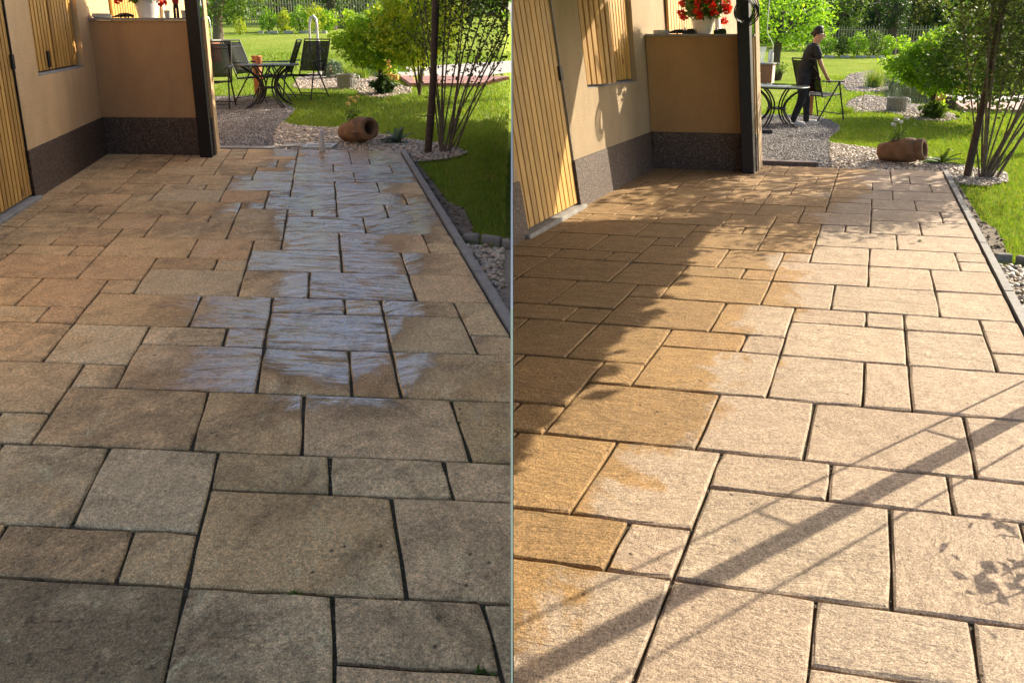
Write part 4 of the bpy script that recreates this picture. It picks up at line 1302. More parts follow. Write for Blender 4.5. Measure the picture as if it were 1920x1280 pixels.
    big_mesh("crown", V, F, M['leaf_sunny'] if L else M['leaf_bright'], t)
    t = T(g, "evergreen_clump", "dark leafy clump at the foot of the mop-headed tree, %s garden" % ("shaded left" if L else "sunny right"), "plant", tu + 0.6, tv - 0.3, 0)
    p = rng.normal(size=(1500, 3)); p /= np.linalg.norm(p, axis=1)[:, None]; p *= rng.uniform(0.4, 1, (1500, 1)) * (1 + 0.3 * np.sin(p[:, :1] * 6 + 1) * np.sin(p[:, 1:2] * 5) + 0.25 * np.sin(p[:, 2:] * 7))
    C = p * [0.23, 0.2, 0.19] + [0, 0, 0.15]; C = C[C[:, 2] > 0.0][:800]
    V, F = leaves_arrays(C, 0.10, 0.42, 0, 0.5, -0.3); big_mesh("leaves", V, F, M['leaf_dark'] if L else M['leaf_mid'], t)
    # a taller, yellower small tree beside it
    yu, yv = (24.0, 63.0) if L else (24.5, 58.0)
    t = T(g, "golden_shrub", ("loose yellow-green shrub between the mop-headed tree and the leaning pole" if L else "loose dark green shrub hanging over the deck behind the leaning pole"), "shrub", yu, yv, 0)
    base = t.location
    for i in range(7):
        a = rng.uniform(0, 2 * np.pi)
        b = MB(); b.tube([(0, 0, 0), (0.12 * math.cos(a), 0.12 * math.sin(a), 0.7), (0.45 * math.cos(a), 0.45 * math.sin(a), 1.7)], [0.022, 0.016, 0.006], 6); b.build("stem", M['bark'], t)
    nl = 7000
    p = rng.normal(size=(nl, 3)); p /= np.linalg.norm(p, axis=1)[:, None]
    rr = rng.uniform(0.3, 1.0, nl) ** 0.5
    lump_ = 1 + 0.22 * np.sin(p[:, 0] * 5 + 2) * np.sin(p[:, 2] * 5) + 0.15 * np.sin(p[:, 1] * 8)
    C = p * (rr * lump_)[:, None] * ([0.85, 0.7, 0.85] if L else [1.0, 0.8, 0.95]) + [0.0, 0, 1.42 if L else 1.32]
    C = clipx(g, C, base, 0.05)
    V, F = leaves_arrays(C, 0.085, 0.5, 0.1, 0.45, 0.2)
    big_mesh("foliage", V, F, M['leaf_yellow'] if L else M['leaf_mid'], t)
    # stone tub, ornamental grasses
    t = T(g, "stone_tub", "round grey stone tub standing on the pond shingle of the %s garden" % ("shaded left" if L else "sunny right"), "tub", 9.6, 70.6 if L else 69.6, 0)
    b = MB(); b.lathe([(0.0, 0), (0.165, 0), (0.175, 0.02), (0.195, 0.27), (0.205, 0.28), (0.205, 0.31), (0.175, 0.31), (0.17, 0.27), (0.0, 0.25)], n=26); b.build("tub", M['stone'], t)
    for k in range(26):
        a = k * 2 * math.pi / 26 + 0.12
        b = MB(); b.box((0.184 * math.cos(a), 0.184 * math.sin(a), 0.145), (0.014, 0.03, 0.235), (0, 0, a)); b.build("rib", M['stone'], t)
    b = MB(); b.tube([(0.20, 0, 0.24), (0.27, 0, 0.27), (0.28, 0, 0.18), (0.20, 0, 0.1)], 0.014, 8); b.build("handle", M['white_glaze'], t)
    for (u, v, hh, nn, mat, lab) in (((7.0, 84, 0.45, 500, 'leaf_silver', "silvery round herb mound on the pond shore behind the stone tub") if L else (4.0, 108, 0.62, 420, 'grass', "upright tuft of pond grass on the shingle spit")),
                                ((11.5, 86, 0.30, 260, 'grass', "short tuft of pond grass at the water edge right of the stone tub") if L else (9.5, 112, 0.5, 420, 'leaf_silver', "silvery herb mound at the water edge by the mop-headed tree")),
                                ((14.6, 84, 0.32, 260, 'grass', "thin tuft of pond grass left of the orange post") if L else (-1.5, 66.5, 0.16, 240, 'grass', "short ragged grass tuft at the corner of the pond shingle"))):
        t = T(g, "grass_tuft", lab, "plant", u, v, 0)
        if mat == 'leaf_silver':
            p = rng.normal(size=(nn * 2, 3)); p /= np.linalg.norm(p, axis=1)[:, None]; p *= rng.uniform(0.5, 1, (nn * 2, 1))
            C = p * [hh * 0.62, hh * 0.62, hh * 0.55] + [0, 0, hh * 0.5]
            V, F = leaves_arrays(C, 0.07, 0.3, 0, 0.4, -0.3)
        else:
            P = np.concatenate([rng.normal(size=(nn, 2)) * 0.09, np.zeros((nn, 1))], 1)
            V, F = blades(P, hh, 0.008)
        big_mesh("blades", V, F, M[mat], t)
    # low wire mesh fence on the lawn
    t = T(g, "wire_fence", "low grey wire mesh fence before the pond, %s garden" % ("shaded left" if L else "sunny right"), "fence", 1.5, 68.6, 0)
    inv = Matrix.Translation(t.location).inverted()
    ua, ub, vv = (4.2, 12.5, 66.4) if L else (-6.5, 10.5, 67.6)
    b = MB()
    hgt = 0.36 if L else 0.62
    for u in np.arange(ua, ub, 0.55):
        b.tube([g.p(u, vv, LAWN_H), g.p(u, vv, LAWN_H + hgt)], 0.0016, 4, False)
    for z in np.arange(0.02, hgt + 0.01, 0.055):
        b.tube([g.p(ua, vv, LAWN_H + z), g.p(ub, vv, LAWN_H + z)], 0.0016, 4, False)
    o = b.build("wire_mesh", M['wire']); o.parent = t; o.matrix_parent_inverse = inv; o['kind'] = 'stuff'
    for u in (ua, (ua + ub) / 2, ub):
        b = MB(); b.tube([g.p(u, vv, LAWN_H - 0.1), g.p(u, vv, LAWN_H + hgt + 0.03)], 0.005, 6); o = b.build("fence_rod", M['wire']); o.parent = t; o.matrix_parent_inverse = inv
    # square brick-red post on the lawn behind the table
    t = T(g, "garden_post", "square brick-red post behind the table of the %s garden" % ("shaded left" if L else "sunny right"), "post", -9.2, 63.4, g.ang)
    b = MB(); ph = 0.72 if L else 0.84
    b = MB(); b.box((0, 0, ph / 2), (0.13, 0.13, ph)); b.build("shaft", M['brickred'], t, bevel=0.006)
    b = MB(); b.box((0, 0, ph + 0.016), (0.15, 0.15, 0.03)); b.build("cap", M['brickred'], t, bevel=0.006)

# things only in the left garden
g = GL
t = T(g, "spray_bottle", "tall off-white bottle standing on the far edge of the wet terrace", "bottle", 3.85, 31.45, 0, 0.0)
b = MB(); b.lathe([(0, 0), (0.026, 0), (0.030, 0.006), (0.030, 0.165), (0.027, 0.178), (0, 0.18)], n=18); b.build("bottle_body", M['white_plastic'], t)
b = MB(); b.lathe([(0, 0.1805), (0.024, 0.1805), (0.024, 0.225), (0.020, 0.235), (0, 0.236)], n=18); b.build("cap", M['white_plastic'], t)
t = T(g, "drain_cover", "pale grey-green drain cover lying in the pebbles behind the white bottle", "cover", 3.6, 33.3, g.ang + 0.05, -0.03)
b = MB(); b.box((0, 0, 0.02), (0.34, 0.26, 0.04)); b.build("plate", M['greyboard'], t, bevel=0.005)
b = MB(); b.box((0.0, -0.02, 0.042), (0.26, 0.05, 0.006), (0, 0, 0.1)); b.build("grate", M['concrete'], t)
t = T(g, "flat_stone", "flat grey stone slab sunk in the pebbles left of the drain cover", "stone", 0.6, 33.6, g.ang, -0.03)
b = MB(); b.box((0, 0, 0.015), (0.30, 0.20, 0.035)); b.build("slab", M['concrete'], t, bevel=0.01)
t = T(g, "gravel_threshold", "grey concrete strip between the gravel path and the wet terrace", "threshold", -5.3, 32.5, g.ang, -0.03)
b = MB(); b.box((0, 0, 0.012), (0.66, 0.13, 0.05)); b.build("strip", M['concrete'], t, bevel=0.006)
t = T(g, "hand_pump", "grey iron hand water pump with curved top behind the right garden chair", "pump", 3.1, 86.5, g.ang, LAWN_H)
b = MB(); b.tube([(0.03, 0, 0), (0.03, 0, 0.95)], 0.055, 12); b.build("column", M['greymetal'], t)
b = MB(); b.tube([(0.03, 0, 0.95), (0.035, 0, 1.25), (0.02, 0, 1.42), (-0.04, 0, 1.50), (-0.12, 0, 1.44), (-0.16, 0, 1.25), (-0.16, 0, 0.6)], [0.03, 0.03, 0.034, 0.036, 0.034, 0.028, 0.022], 10); b.build("handle", M['greymetal'], t)
b = MB(); b.tube([(0.03, -0.02, 0.72), (0.13, -0.05, 0.70), (0.2, -0.05, 0.62)], [0.03, 0.028, 0.026], 10); b.build("spout", M['greymetal'], t)
b = MB(); b.lathe([(0.0, 0), (0.12, 0), (0.12, 0.03), (0.06, 0.06), (0, 0.06)], (0.03, 0, 0), 14); b.build("foot", M['greymetal'], t)
t = T(g, "copper_pot", "shiny copper pot with a round handle beside the hand pump", "pot", 5.6, 88.0, g.ang, LAWN_H)
b = MB(); b.lathe([(0, 0), (0.10, 0), (0.14, 0.06), (0.145, 0.16), (0.115, 0.27), (0.12, 0.30), (0.105, 0.30), (0.10, 0.25), (0, 0.2)], n=18); b.build("pot_body", M['copper'], t)
b = MB(); b.tube([(0.12 + 0.11 * math.sin(a), 0, 0.19 - 0.12 * math.cos(a)) for a in np.linspace(0.2, 2.9, 10)], 0.013, 8); b.build("handle", M['greymetal'], t)
t = T(g, "orange_post", "orange wooden post with a low block beside the mop-headed tree", "post", 20.9, 80.5, g.ang, LAWN_H)
b = MB(); b.box((0, 0, 0.28), (0.16, 0.14, 0.56)); b.build("shaft", M['orange'], t, bevel=0.008)
b = MB(); b.box((0.16, -0.05, 0.08), (0.2, 0.14, 0.16)); b.build("foot_block", M['orange'], t, bevel=0.008)
t = T(GR, "orange_post", "small orange wooden post half hidden behind the mop-headed tree by the sunny deck", "post", 19.6, 73.5, GR.ang, LAWN_H)
b = MB(); b.box((0, 0, 0.2), (0.18, 0.14, 0.40)); b.build("shaft", M['orange'], t, bevel=0.008)
b = MB(); b.box((0.2, -0.05, 0.15), (0.16, 0.2, 0.3)); b.build("foot_block", M['pole'], t, bevel=0.008)
# weeds in the joints of the wet terrace
for (u, v, k, lab) in ((6.95, 4.95, 12, "tiny green weed in the joint below the narrow middle slab of the wet terrace"), (9.0, 4.2, 10, "small weed with a runner in the joint at the right side of the wet terrace"),
                  (6.02, 1.65, 9, "tiny round-leaved weed in the upright joint right of the largest wet slab"), (3.0, 0.0, 10, "pale green blade weed in the joint below the largest wet slab"), (7.6, -0.98, 14, "bright green weed at the bottom edge joint of the wet terrace")):
    t = T(g, "joint_weed", lab, "weed", u, v, 0, -0.012)
    C = rng.normal(size=(k, 3)) * [0.014, 0.005, 0.002] + [0, 0, 0.008]
    V, F = leaves_arrays(C, 0.016, 0.5, 0.5); big_mesh("leaves", V, F, M['leaf_mid'], t)
# moss and crumbs along the joints nearest the camera: a mass nobody could count
E = []
for (u0, u1, v0, v1) in SLABS:
    if v1 <= 8:
        for _ in range(90):
            s_ = rng.uniform()
            E.append((u0 + (u1 - u0) * s_, v0) if rng.uniform() < 0.6 else (u0, v0 + (v1 - v0) * s_))
UV = np.array(E); UV = UV[(UV[:, 0] > -9)]
W = GL.pa(UV, -0.012); W = W[(W[:, 0] < -0.01) & (W[:, 1] > 0.9)]
W += rng.normal(size=W.shape) * [0.0035, 0.0035, 0.001]
V, F = leaves_arrays(W, 0.007, 0.6, 0.3)
big_mesh("joint_moss", V, F, M['moss'], kind='stuff')
for g_ in (GL, GR):
    E = []
    for (u0, u1, v0, v1) in SLABS:
        if v1 <= 14 and u1 > -12:
            k = int(24 * ((u1 - u0) * 0.1 + (v1 - v0) * 0.2))
            s_ = rng.uniform(size=(k, 2))
            E.append(np.where(rng.uniform(size=(k, 1)) < 0.55, np.stack([u0 + (u1 - u0) * s_[:, 0], np.full(k, float(v0))], 1), np.stack([np.full(k, float(u0)), v0 + (v1 - v0) * s_[:, 0]], 1)))
    UV = np.concatenate(E) + rng.normal(size=(sum(len(e) for e in E), 2)) * [0.05, 0.02]
    W = g_.pa(UV, -0.009); W = W[(W[:, 0] * g_.sgn > 0.015) & (W[:, 1] > 0.9)]
    V, F = stones(W, 0.0030, (OCT_V, OCT_F), 0.7)
    big_mesh("joint_grit", V, F, M['pebblebed'], kind='stuff')

# things only in the right garden
g = GR
t = T(g, "timber_sleeper", "weathered timber sleeper lying between the gravel path and the dry terrace", "sleeper", -5.6, 33.0, g.ang - 0.02, -0.035)
b = MB(); b.box((0, 0, 0.03), (0.66, 0.12, 0.075)); b.build("beam", M['logs'], t, bevel=0.01)
t = T(g, "black_block", "small black box lying on the gravel below the table of the sunny garden", "box", -13.0, 47.6, g.ang + 0.1, -0.03)
b = MB(); b.box((0, 0, 0.035), (0.15, 0.1, 0.07)); b.build("box_body", M['black'], t, bevel=0.006)
for (u, v, lab) in ((8.75, 17.2, "dark fallen leaf lying on a pale slab near the kerb of the dry terrace"),):
    t = T(g, "fallen_leaf", lab, "leaf", u, v, 0.4, 0.003)
    big_mesh("blade", [(-0.03, 0, 0), (0, -0.012, 0.006), (0.03, 0, 0.002), (0, 0.012, 0.008)], [(0, 1, 2, 3)], M['leaf_dark'], t)

# outdoor sink cabinets beyond the tables
for g in (GL, GR):
    L = g.side == 'L'
    cu, cv = (-36.8, 112)
    t = T(g, "sink_cabinet", "red-brown outdoor sink cabinet behind the dark post of the %s garden" % ("shaded left" if L else "sunny right"), "cabinet", cu, cv, g.ang - (0.35 if not L else 0.0), LAWN_H)
    b = MB(); b.box((0, 0, 0.33), (0.82, 0.55, 0.66)); b.build("carcass", M['cabinet'], t)
    b = MB(); b.box((0, 0, 0.685), (0.9, 0.62, 0.045)); b.build("worktop", M['stone'], t, bevel=0.006)
    for k in range(2):
        b = MB(); b.box((-0.2 + 0.4 * k, -0.285, 0.33), (0.36, 0.03, 0.56)); d = b.build("cabinet_door", M['cabinet'], t, bevel=0.006)
        b = MB(); b.tube([(-0.06 + 0.12 * k, -0.30, 0.30), (-0.06 + 0.12 * k, -0.325, 0.30), (-0.06 + 0.12 * k, -0.325, 0.40), (-0.06 + 0.12 * k, -0.30, 0.40)], 0.006, 6); o = b.build("handle", M['steel'], d)
    b = MB(); b.box((0.415, 0, 0.33), (0.012, 0.44, 0.56)); b.build("side_panel", M['cabwhite'] if not L else M['cabinet'], t)
    top = g.p(cu, cv, LAWN_H + 0.708)
    t = thing("tap_pipe", "tall bent steel water pipe over the sink cabinet of the %s garden" % ("shaded left" if L else "sunny right"), "pipe", top + Vector((0.32, -0.1, 0)), 0)
    b = MB(); b.tube([(0.0, 0, 0), (0, 0, 0.45), (-0.02, 0, 0.62), (-0.22, 0, 0.95), (-0.25, 0, 1.1), (-0.25, 0, 2.3)], 0.012, 8); b.build("pipe", M['steel'], t)
    if L:
        t = thing("blue_bottle", "dark blue bottle standing on the sink cabinet behind the left chair", "bottle", top + Vector((-0.02, -0.1, 0)))
        b = MB(); b.lathe([(0, 0), (0.07, 0), (0.075, 0.02), (0.075, 0.2), (0.03, 0.27), (0.028, 0.33), (0, 0.33)], n=14); b.build("bottle_body", M['blue'], t)
    else:
        t = thing("dish_rack", "white wire dish rack standing on the sink cabinet of the sunny garden", "rack", top + Vector((-0.18, 0, 0)), -0.2)
        for k in range(9):
            x = -0.22 + k * 0.055
            b = MB(); b.tube([(x, -0.12, 0.02), (x + 0.05, -0.1, 0.52), (x + 0.05, 0.1, 0.52), (x, 0.12, 0.02)], 0.010, 6); b.build("rack_wire", M['white_glaze'], t)
        b = MB(); b.box((0, 0, 0.012), (0.56, 0.3, 0.022)); b.build("tray", M['white_glaze'], t)
        t = thing("milk_churn", "grey metal jug beside the dish rack on the sink cabinet", "jug", top + Vector((0.36, 0.16, 0)))
        b = MB(); b.lathe([(0, 0), (0.09, 0), (0.095, 0.02), (0.085, 0.3), (0.06, 0.36), (0.062, 0.42), (0, 0.42)], n=16); b.build("jug_body", M['greymetal'], t)
        t = T(g, "flower_tub", "dark round plant pot on the lawn right of the sink cabinet", "plant pot", -33.3, 120, 0)
        b = MB(); b.lathe([(0, 0), (0.17, 0), (0.24, 0.30), (0.26, 0.32), (0.22, 0.32), (0, 0.28)], n=18); b.build("pot_body", M['terracotta_pot'], t)
        C = rng.normal(size=(300, 3)) * [0.16, 0.16, 0.12] + [0, 0, 0.42]
        V, F = leaves_arrays(C, 0.1, 0.4); big_mesh("leaves", V, F, M['leaf_mid'], t)

# ------------------------------------------------------------------ garden furniture
def make_chair(label, pos, rot, group=None, tilt=0.0):
    """high-backed folding chair; it faces its own -y"""
    t = thing("garden_chair", label, "chair", pos, rot, group)
    r = 0.0125
    W = 0.27
    sh = 0.43
    top = (0.43, 1.07)      # y, z of the back's upper end
    piv = (0.19, sh - 0.02)
    b = MB()
    for x in (-W, W):
        b.tube([(x, piv[0], piv[1]), (x, top[0], top[1])], r, 8)
    b.tube([(-W, top[0], top[1]), (W, top[0], top[1])], r, 8)
    b.tube([(-W, piv[0], piv[1] + 0.02), (W, piv[0], piv[1] + 0.02)], r, 8)
    b.tube([(-W, piv[0] + 0.196, sh + 0.53), (W, piv[0] + 0.196, sh + 0.53)], 0.006, 6)
    b.build("back_frame", M['chairframe'], t)
    b = MB()
    for x in (-W, W):
        b.tube([(x, 0.2, sh - 0.01), (x, -0.25, sh + 0.03)], r, 8)
    b.tube([(-W, -0.25, sh + 0.03), (-W * .5, -0.25, sh + 0.005), (W * .5, -0.25, sh + 0.005), (W, -0.25, sh + 0.03)], r, 8)
    b.build("seat_frame", M['chairframe'], t)
    def cloth(y0, z0, y1, z1, name):
        V = []; n = 6
        for i in range(n + 1):
            f = i / n; sag = 0.018 * math.sin(math.pi * f)
            for x in (-W + 0.012, W - 0.012):
                V.append((x, y0 + (y1 - y0) * f, z0 + (z1 - z0) * f - (sag if abs(z1 - z0) < 0.2 else 0)))
        F = [(2 * i, 2 * i + 1, 2 * i + 3, 2 * i + 2) for i in range(n)]
        o = big_mesh(name, V, F, M['fabric'], t, smooth=True)
        md = o.modifiers.new("thickness", 'SOLIDIFY'); md.thickness = 0.004
        return o
    cloth(piv[0] + 0.015, sh + 0.07, top[0] - 0.005, top[1] - 0.03, "back_fabric")
    cloth(0.19, sh, -0.245, sh + 0.028, "seat_fabric")
    for x in (-1, 1):
        X = x * (W + 0.022)
        b = MB(); b.tube([(X, -0.14, 0.665), (X, -0.33, 0.0)], r, 8); b.build("front_leg", M['chairframe'], t)
        b = MB(); b.tube([(X, -0.14, 0.665), (X, 0.28, 0.0)], r, 8); b.build("rear_leg", M['chairframe'], t)
        b = MB(); b.box((X, 0.0, 0.685), (0.045, 0.50, 0.024), (0.03, 0, 0)); b.build("armrest", M['chairframe'], t, bevel=0.006)
    b = MB(); b.tube([(-W - 0.022, -0.30, 0.10), (W + 0.022, -0.30, 0.10)], 0.009, 6); b.build("stretcher", M['chairframe'], t)
    b = MB(); b.tube([(-W - 0.022, 0.225, 0.09), (W + 0.022, 0.225, 0.09)], 0.009, 6); b.build("stretcher", M['chairframe'], t)
    return t

def face(g, ang):
    return g.ang + math.radians(ang)

g = GL
cg = "high-backed garden chairs round the table"
c0 = make_chair("high-backed black mesh chair left of the table, half hidden by the dark post", g.p(-15.3, 52.2, LAWN_H), face(g, 16), cg)
def more(label, u, v, ang):
    c = copy_tree(c0); c.location = g.p(u, v, LAWN_H); c.rotation_euler = (0, 0, face(g, ang)); c['label'] = label
more("high-backed black mesh chair seen edge-on, back leaning left, behind the table", -8.4, 57.6, 84)
more("high-backed black mesh chair seen edge-on, back leaning right, behind the table", -4.6, 58.6, -78)
more("high-backed black mesh chair facing the camera right of the table, beside the hand pump", 1.0, 60.2, -14)

def table(g, u, v, label):
    t = thing("garden_table", label, "table", g.p(u, v, LAWN_H), g.ang)
    H_ = 0.72
    b = MB(); b.lathe([(0.0, 0.0), (0.50, 0.0), (0.505, 0.004), (0.50, 0.008), (0.0, 0.008)], (0, 0, H_ - 0.008), 40); o = b.build("glass_top", M['glass'], t); o.scale = (0.96, 0.96, 1)
    b = MB(); b.tube([(0.485 * math.cos(a), 0.485 * math.sin(a), H_ - 0.022) for a in np.linspace(0, 2 * math.pi, 41)], 0.013, 8, False); b.build("rim", M['chairframe'], t)
    for k in range(4):
        a = math.pi / 4 + k * math.pi / 2 + 0.15
        for off in (-0.025, 0.025):
            pts = []
            for q in np.linspace(0, 1, 14):
                z = (H_ - 0.03) * (1 - q)
                r = 0.13 + 0.33 * abs(1 - 2 * q) ** 2.0 * (1.0 if q < 0.5 else 0.9)
                pts.append((r * math.cos(a) - off * math.sin(a), r * math.sin(a) + off * math.cos(a), max(z, 0.012)))
            b = MB(); b.tube(pts, 0.014, 8); b.build("leg", M['chairframe'], t)
    b = MB(); b.tube([(0.15 * math.cos(a), 0.15 * math.sin(a), 0.33) for a in np.linspace(0, 2 * math.pi, 25)], 0.012, 8, False); b.build("ring", M['chairframe'], t)
    b = MB(); b.tube([(-0.13, 0, 0.33), (0.13, 0, 0.33)], 0.012, 8); b.tube([(0, -0.13, 0.331), (0, 0.13, 0.331)], 0.011, 8); b.build("cross_bar", M['chairframe'], t)
    return t
table(GL, -5.4, 53.4, "round smoked-glass table with curved black legs among four chairs")
table(GR, -13.2, 53.0, "round smoked-glass table with curved black legs beside the person")
t = thing("plant_cup", "small terracotta cup standing on the glass table among the chairs", "cup", GL.p(-6.9, 53.4, LAWN_H + 0.722))
b = MB(); b.lathe([(0, 0), (0.045, 0), (0.055, 0.10), (0.048, 0.10), (0.04, 0.02), (0, 0.02)], n=14); b.build("cup_body", M['brickred'], t)
make_chair("high-backed black mesh chair facing right, held by the person on the sunny lawn", GR.p(-6.9, 60.4, LAWN_H + 0.0), face(GR, 64), None)

# ------------------------------------------------------------------ the person carrying a chair
def skinned(name, nodes, edges, mat, parent, sub=2, root=0):
    me = bpy.data.meshes.new(name)
    me.from_pydata([n[:3] for n in nodes], edges, [])
    me.materials.append(mat)
    o = bpy.data.objects.new(name, me)
    COL.objects.link(o)
    md = o.modifiers.new("skin", 'SKIN'); md.use_smooth_shade = True
    lay = me.skin_vertices[0].data
    for i, n in enumerate(nodes):
        r = n[3]
        lay[i].radius = r if isinstance(r, tuple) else (r, r)
        lay[i].use_root = (i == root)
    sb = o.modifiers.new("subdivision", 'SUBSURF'); sb.levels = sub; sb.render_levels = sub
    dg = bpy.context.evaluated_depsgraph_get()
    ev = o.evaluated_get(dg)
    m2 = bpy.data.meshes.new_from_object(ev)
    o.modifiers.clear()
    o.data = m2
    m2.name = name
    if not m2.materials:
        m2.materials.append(mat)
    o.parent = parent
    return o

Q = GR.p(-8.9, 55.2, LAWN_H)
per = thing("person", "person in a black T-shirt and dark trousers walking right while holding a garden chair", "person", Q, 0)
# joints, facing +x, the camera side is -y
J = [(-0.03, 0.0, 0.90, 0.085), (0.00, 0.0, 1.02, 0.085), (0.045, 0.0, 1.17, 0.092), (0.085, 0.0, 1.30, 0.080), (0.118, 0.0, 1.40, 0.050), (0.148, 0.0, 1.46, 0.066), (0.170, -0.015, 1.54, 0.090), (0.173, -0.015, 1.62, 0.074),
     # near (right) arm
     (0.085, -0.150, 1.315, 0.042), (0.165, -0.205, 1.06, 0.039), (0.335, -0.10, 0.845, 0.027), (0.365, -0.085, 0.81, 0.028),
     # far arm
     (0.085, 0.150, 1.315, 0.042), (0.16, 0.235, 1.06, 0.039), (0.34, 0.28, 0.86, 0.027), (0.37, 0.29, 0.82, 0.028),
     # near leg (back)
     (-0.045, -0.075, 0.80, 0.070), (-0.06, -0.10, 0.47, 0.050), (-0.20, -0.10, 0.095, 0.038), (-0.125, -0.105, 0.035, 0.030), (-0.05, -0.11, 0.028, 0.024),
     # far leg (front)
     (-0.015, 0.075, 0.80, 0.070), (0.095, 0.10, 0.47, 0.050), (0.135, 0.10, 0.085, 0.038), (0.205, 0.10, 0.035, 0.030), (0.285, 0.10, 0.028, 0.024)]
Ed = [(0, 1), (1, 2), (2, 3), (3, 4), (4, 5), (5, 6), (6, 7), (3, 8), (8, 9), (9, 10), (10, 11), (3, 12), (12, 13), (13, 14), (14, 15), (0, 16), (16, 17), (17, 18), (18, 19), (19, 20), (0, 21), (21, 22), (22, 23), (23, 24), (24, 25)]
def fingers(palm, fwd, side):
    """four unequal bent fingers and a thumb that closes round the rail"""
    p = Vector(J[palm][:3]); f = Vector(fwd).normalized(); s_ = Vector(side).normalized(); dn = Vector((0, 0, -1))
    for k, ln in enumerate((0.062, 0.070, 0.066, 0.052)):
        o = p + s_ * (-0.024 + 0.016 * k) + f * 0.012
        ch = [o + f * ln * 0.45 + dn * 0.004, o + f * ln * 0.62 + dn * ln * 0.42, o + f * ln * 0.30 + dn * ln * 0.72]
        prev = palm
        for q, r in zip(ch, (0.0095, 0.0088, 0.0075)):
            J.append((*q, r)); Ed.append((prev, len(J) - 1)); prev = len(J) - 1
    o = p - s_ * 0.026
    prev = palm
    for q, r in ((o - f * 0.004 + dn * 0.012, 0.0105), (o + f * 0.016 + dn * 0.034, 0.009), (o + f * 0.03 + dn * 0.044 + s_ * 0.012, 0.008)):
        J.append((*q, r)); Ed.append((prev, len(J) - 1)); prev = len(J) - 1
fingers(11, (0.6, 0.1, -0.4), (0.2, -1, 0.1))
fingers(15, (0.6, 0.1, -0.4), (0.2, 1, 0.1))
skinned("body", J, Ed, M['skin'], per)
def grow(n, k, d=0.0):
    return (n[0], n[1], n[2] + d, n[3] * k + 0.006)
# T-shirt: trunk and short sleeves
S_ = [(-0.035, 0, 0.82, 0.135), (-0.03, 0, 0.90, 0.134), (0.0, 0, 1.02, 0.124), (0.045, 0, 1.16, 0.130), (0.085, 0, 1.29, 0.118), (0.112, 0, 1.385, 0.072), (0.125, 0, 1.43, 0.064), (0.085, -0.15, 1.325, 0.070), (0.112, -0.19, 1.23, 0.064), (0.13, -0.20, 1.14, 0.058), (0.085, 0.15, 1.325, 0.070), (0.112, 0.195, 1.23, 0.064), (0.13, 0.215, 1.14, 0.058)]
skinned("tshirt", S_, [(0, 1), (1, 2), (2, 3), (3, 4), (4, 5), (5, 6), (4, 7), (7, 8), (8, 9), (4, 10), (10, 11), (11, 12)], M['teeshirt'], per)
P_ = [(-0.03, 0, 1.02, 0.115), (-0.035, 0, 0.93, 0.126), (-0.04, 0, 0.85, 0.128), (-0.05, -0.09, 0.77, 0.110), (-0.062, -0.10, 0.47, 0.074), (-0.175, -0.10, 0.15, 0.056), (-0.205, -0.10, 0.03, 0.054), (-0.005, 0.09, 0.77, 0.110), (0.095, 0.10, 0.47, 0.074), (0.13, 0.10, 0.15, 0.056), (0.135, 0.10, 0.03, 0.054)]
skinned("trousers", P_, [(0, 1), (1, 2), (2, 3), (3, 4), (4, 5), (5, 6), (2, 7), (7, 8), (8, 9), (9, 10)], M['trousers'], per)
for sy, x0 in ((-0.105, -0.21), (0.10, 0.125)):
    b = MB()
    b.lathe([(0.0, -0.13), (0.026, -0.125), (0.038, -0.08), (0.040, -0.02), (0.044, 0.05), (0.040, 0.10), (0.02, 0.135), (0, 0.14)], (x0 + 0.09, sy, 0.040), 14, (0, math.radians(90), 0))
    o = b.build("shoe", M['shoe'], per)
    b = MB(); b.box((x0 + 0.095, sy, 0.011), (0.28, 0.082, 0.022)); c = b.build("sole", M['white_glaze'], o, bevel=0.009)
# head turned a little towards the camera: hair, nose, ear, eyes, mouth
hc = Vector((0.171, -0.015, 1.575))
yaw = -0.55
fd = Vector((math.cos(yaw), math.sin(yaw), -0.12)); rt = Vector((math.sin(yaw), -math.cos(yaw), 0))
p = rng.normal(size=(1, 3))
bm = bmesh.new(); bmesh.ops.create_icosphere(bm, subdivisions=3, radius=1.0)
for v in bm.verts:
    d = v.co.normalized()
    face_ = max(0.0, d.x - 0.18 - 0.9 * max(0.0, d.z - 0.35))
    r = Vector((0.108, 0.094, 0.116))
    k = 1.0 - (0.34 if face_ > 0 and d.z < 0.78 else 0.0) - (0.28 if d.z < -0.35 and d.x > -0.3 else 0)
    k += 0.02 * math.sin(14 * d.y + 9 * d.z)
    v.co = Vector((d.x * r.x, d.y * r.y, d.z * r.z)) * k
me = bpy.data.meshes.new("hair"); bm.to_mesh(me); bm.free(); me.materials.append(M['hair'])
for pl in me.polygons: pl.use_smooth = True
o = bpy.data.objects.new("hair", me); COL.objects.link(o); o.parent = per; o.location = hc + Vector((-0.008, 0, 0.028)); o.rotation_euler = (0, 0.1, yaw)
b = MB(); b.lathe([(0, -0.035), (0.028, -0.03), (0.04, 0), (0.028, 0.03), (0, 0.035)], hc - fd * 0.105 + Vector((0, 0, 0.0)), 12); b.build("hair_bun", M['hair'], per)
b = MB(); b.tube([hc + fd * 0.078 + Vector((0, 0, 0.015)), hc + fd * 0.097 + Vector((0, 0, -0.022)), hc + fd * 0.08 + Vector((0, 0, -0.032))], [0.007, 0.012, 0.009], 8); b.build("nose", M['skin'], per)
b = MB(); b.tube([hc + fd * 0.078 + rt * 0.022 + Vector((0, 0, -0.058)), hc + fd * 0.086 + Vector((0, 0, -0.06)), hc + fd * 0.078 - rt * 0.022 + Vector((0, 0, -0.058))], 0.006, 6); b.build("mouth", M['red'], per)
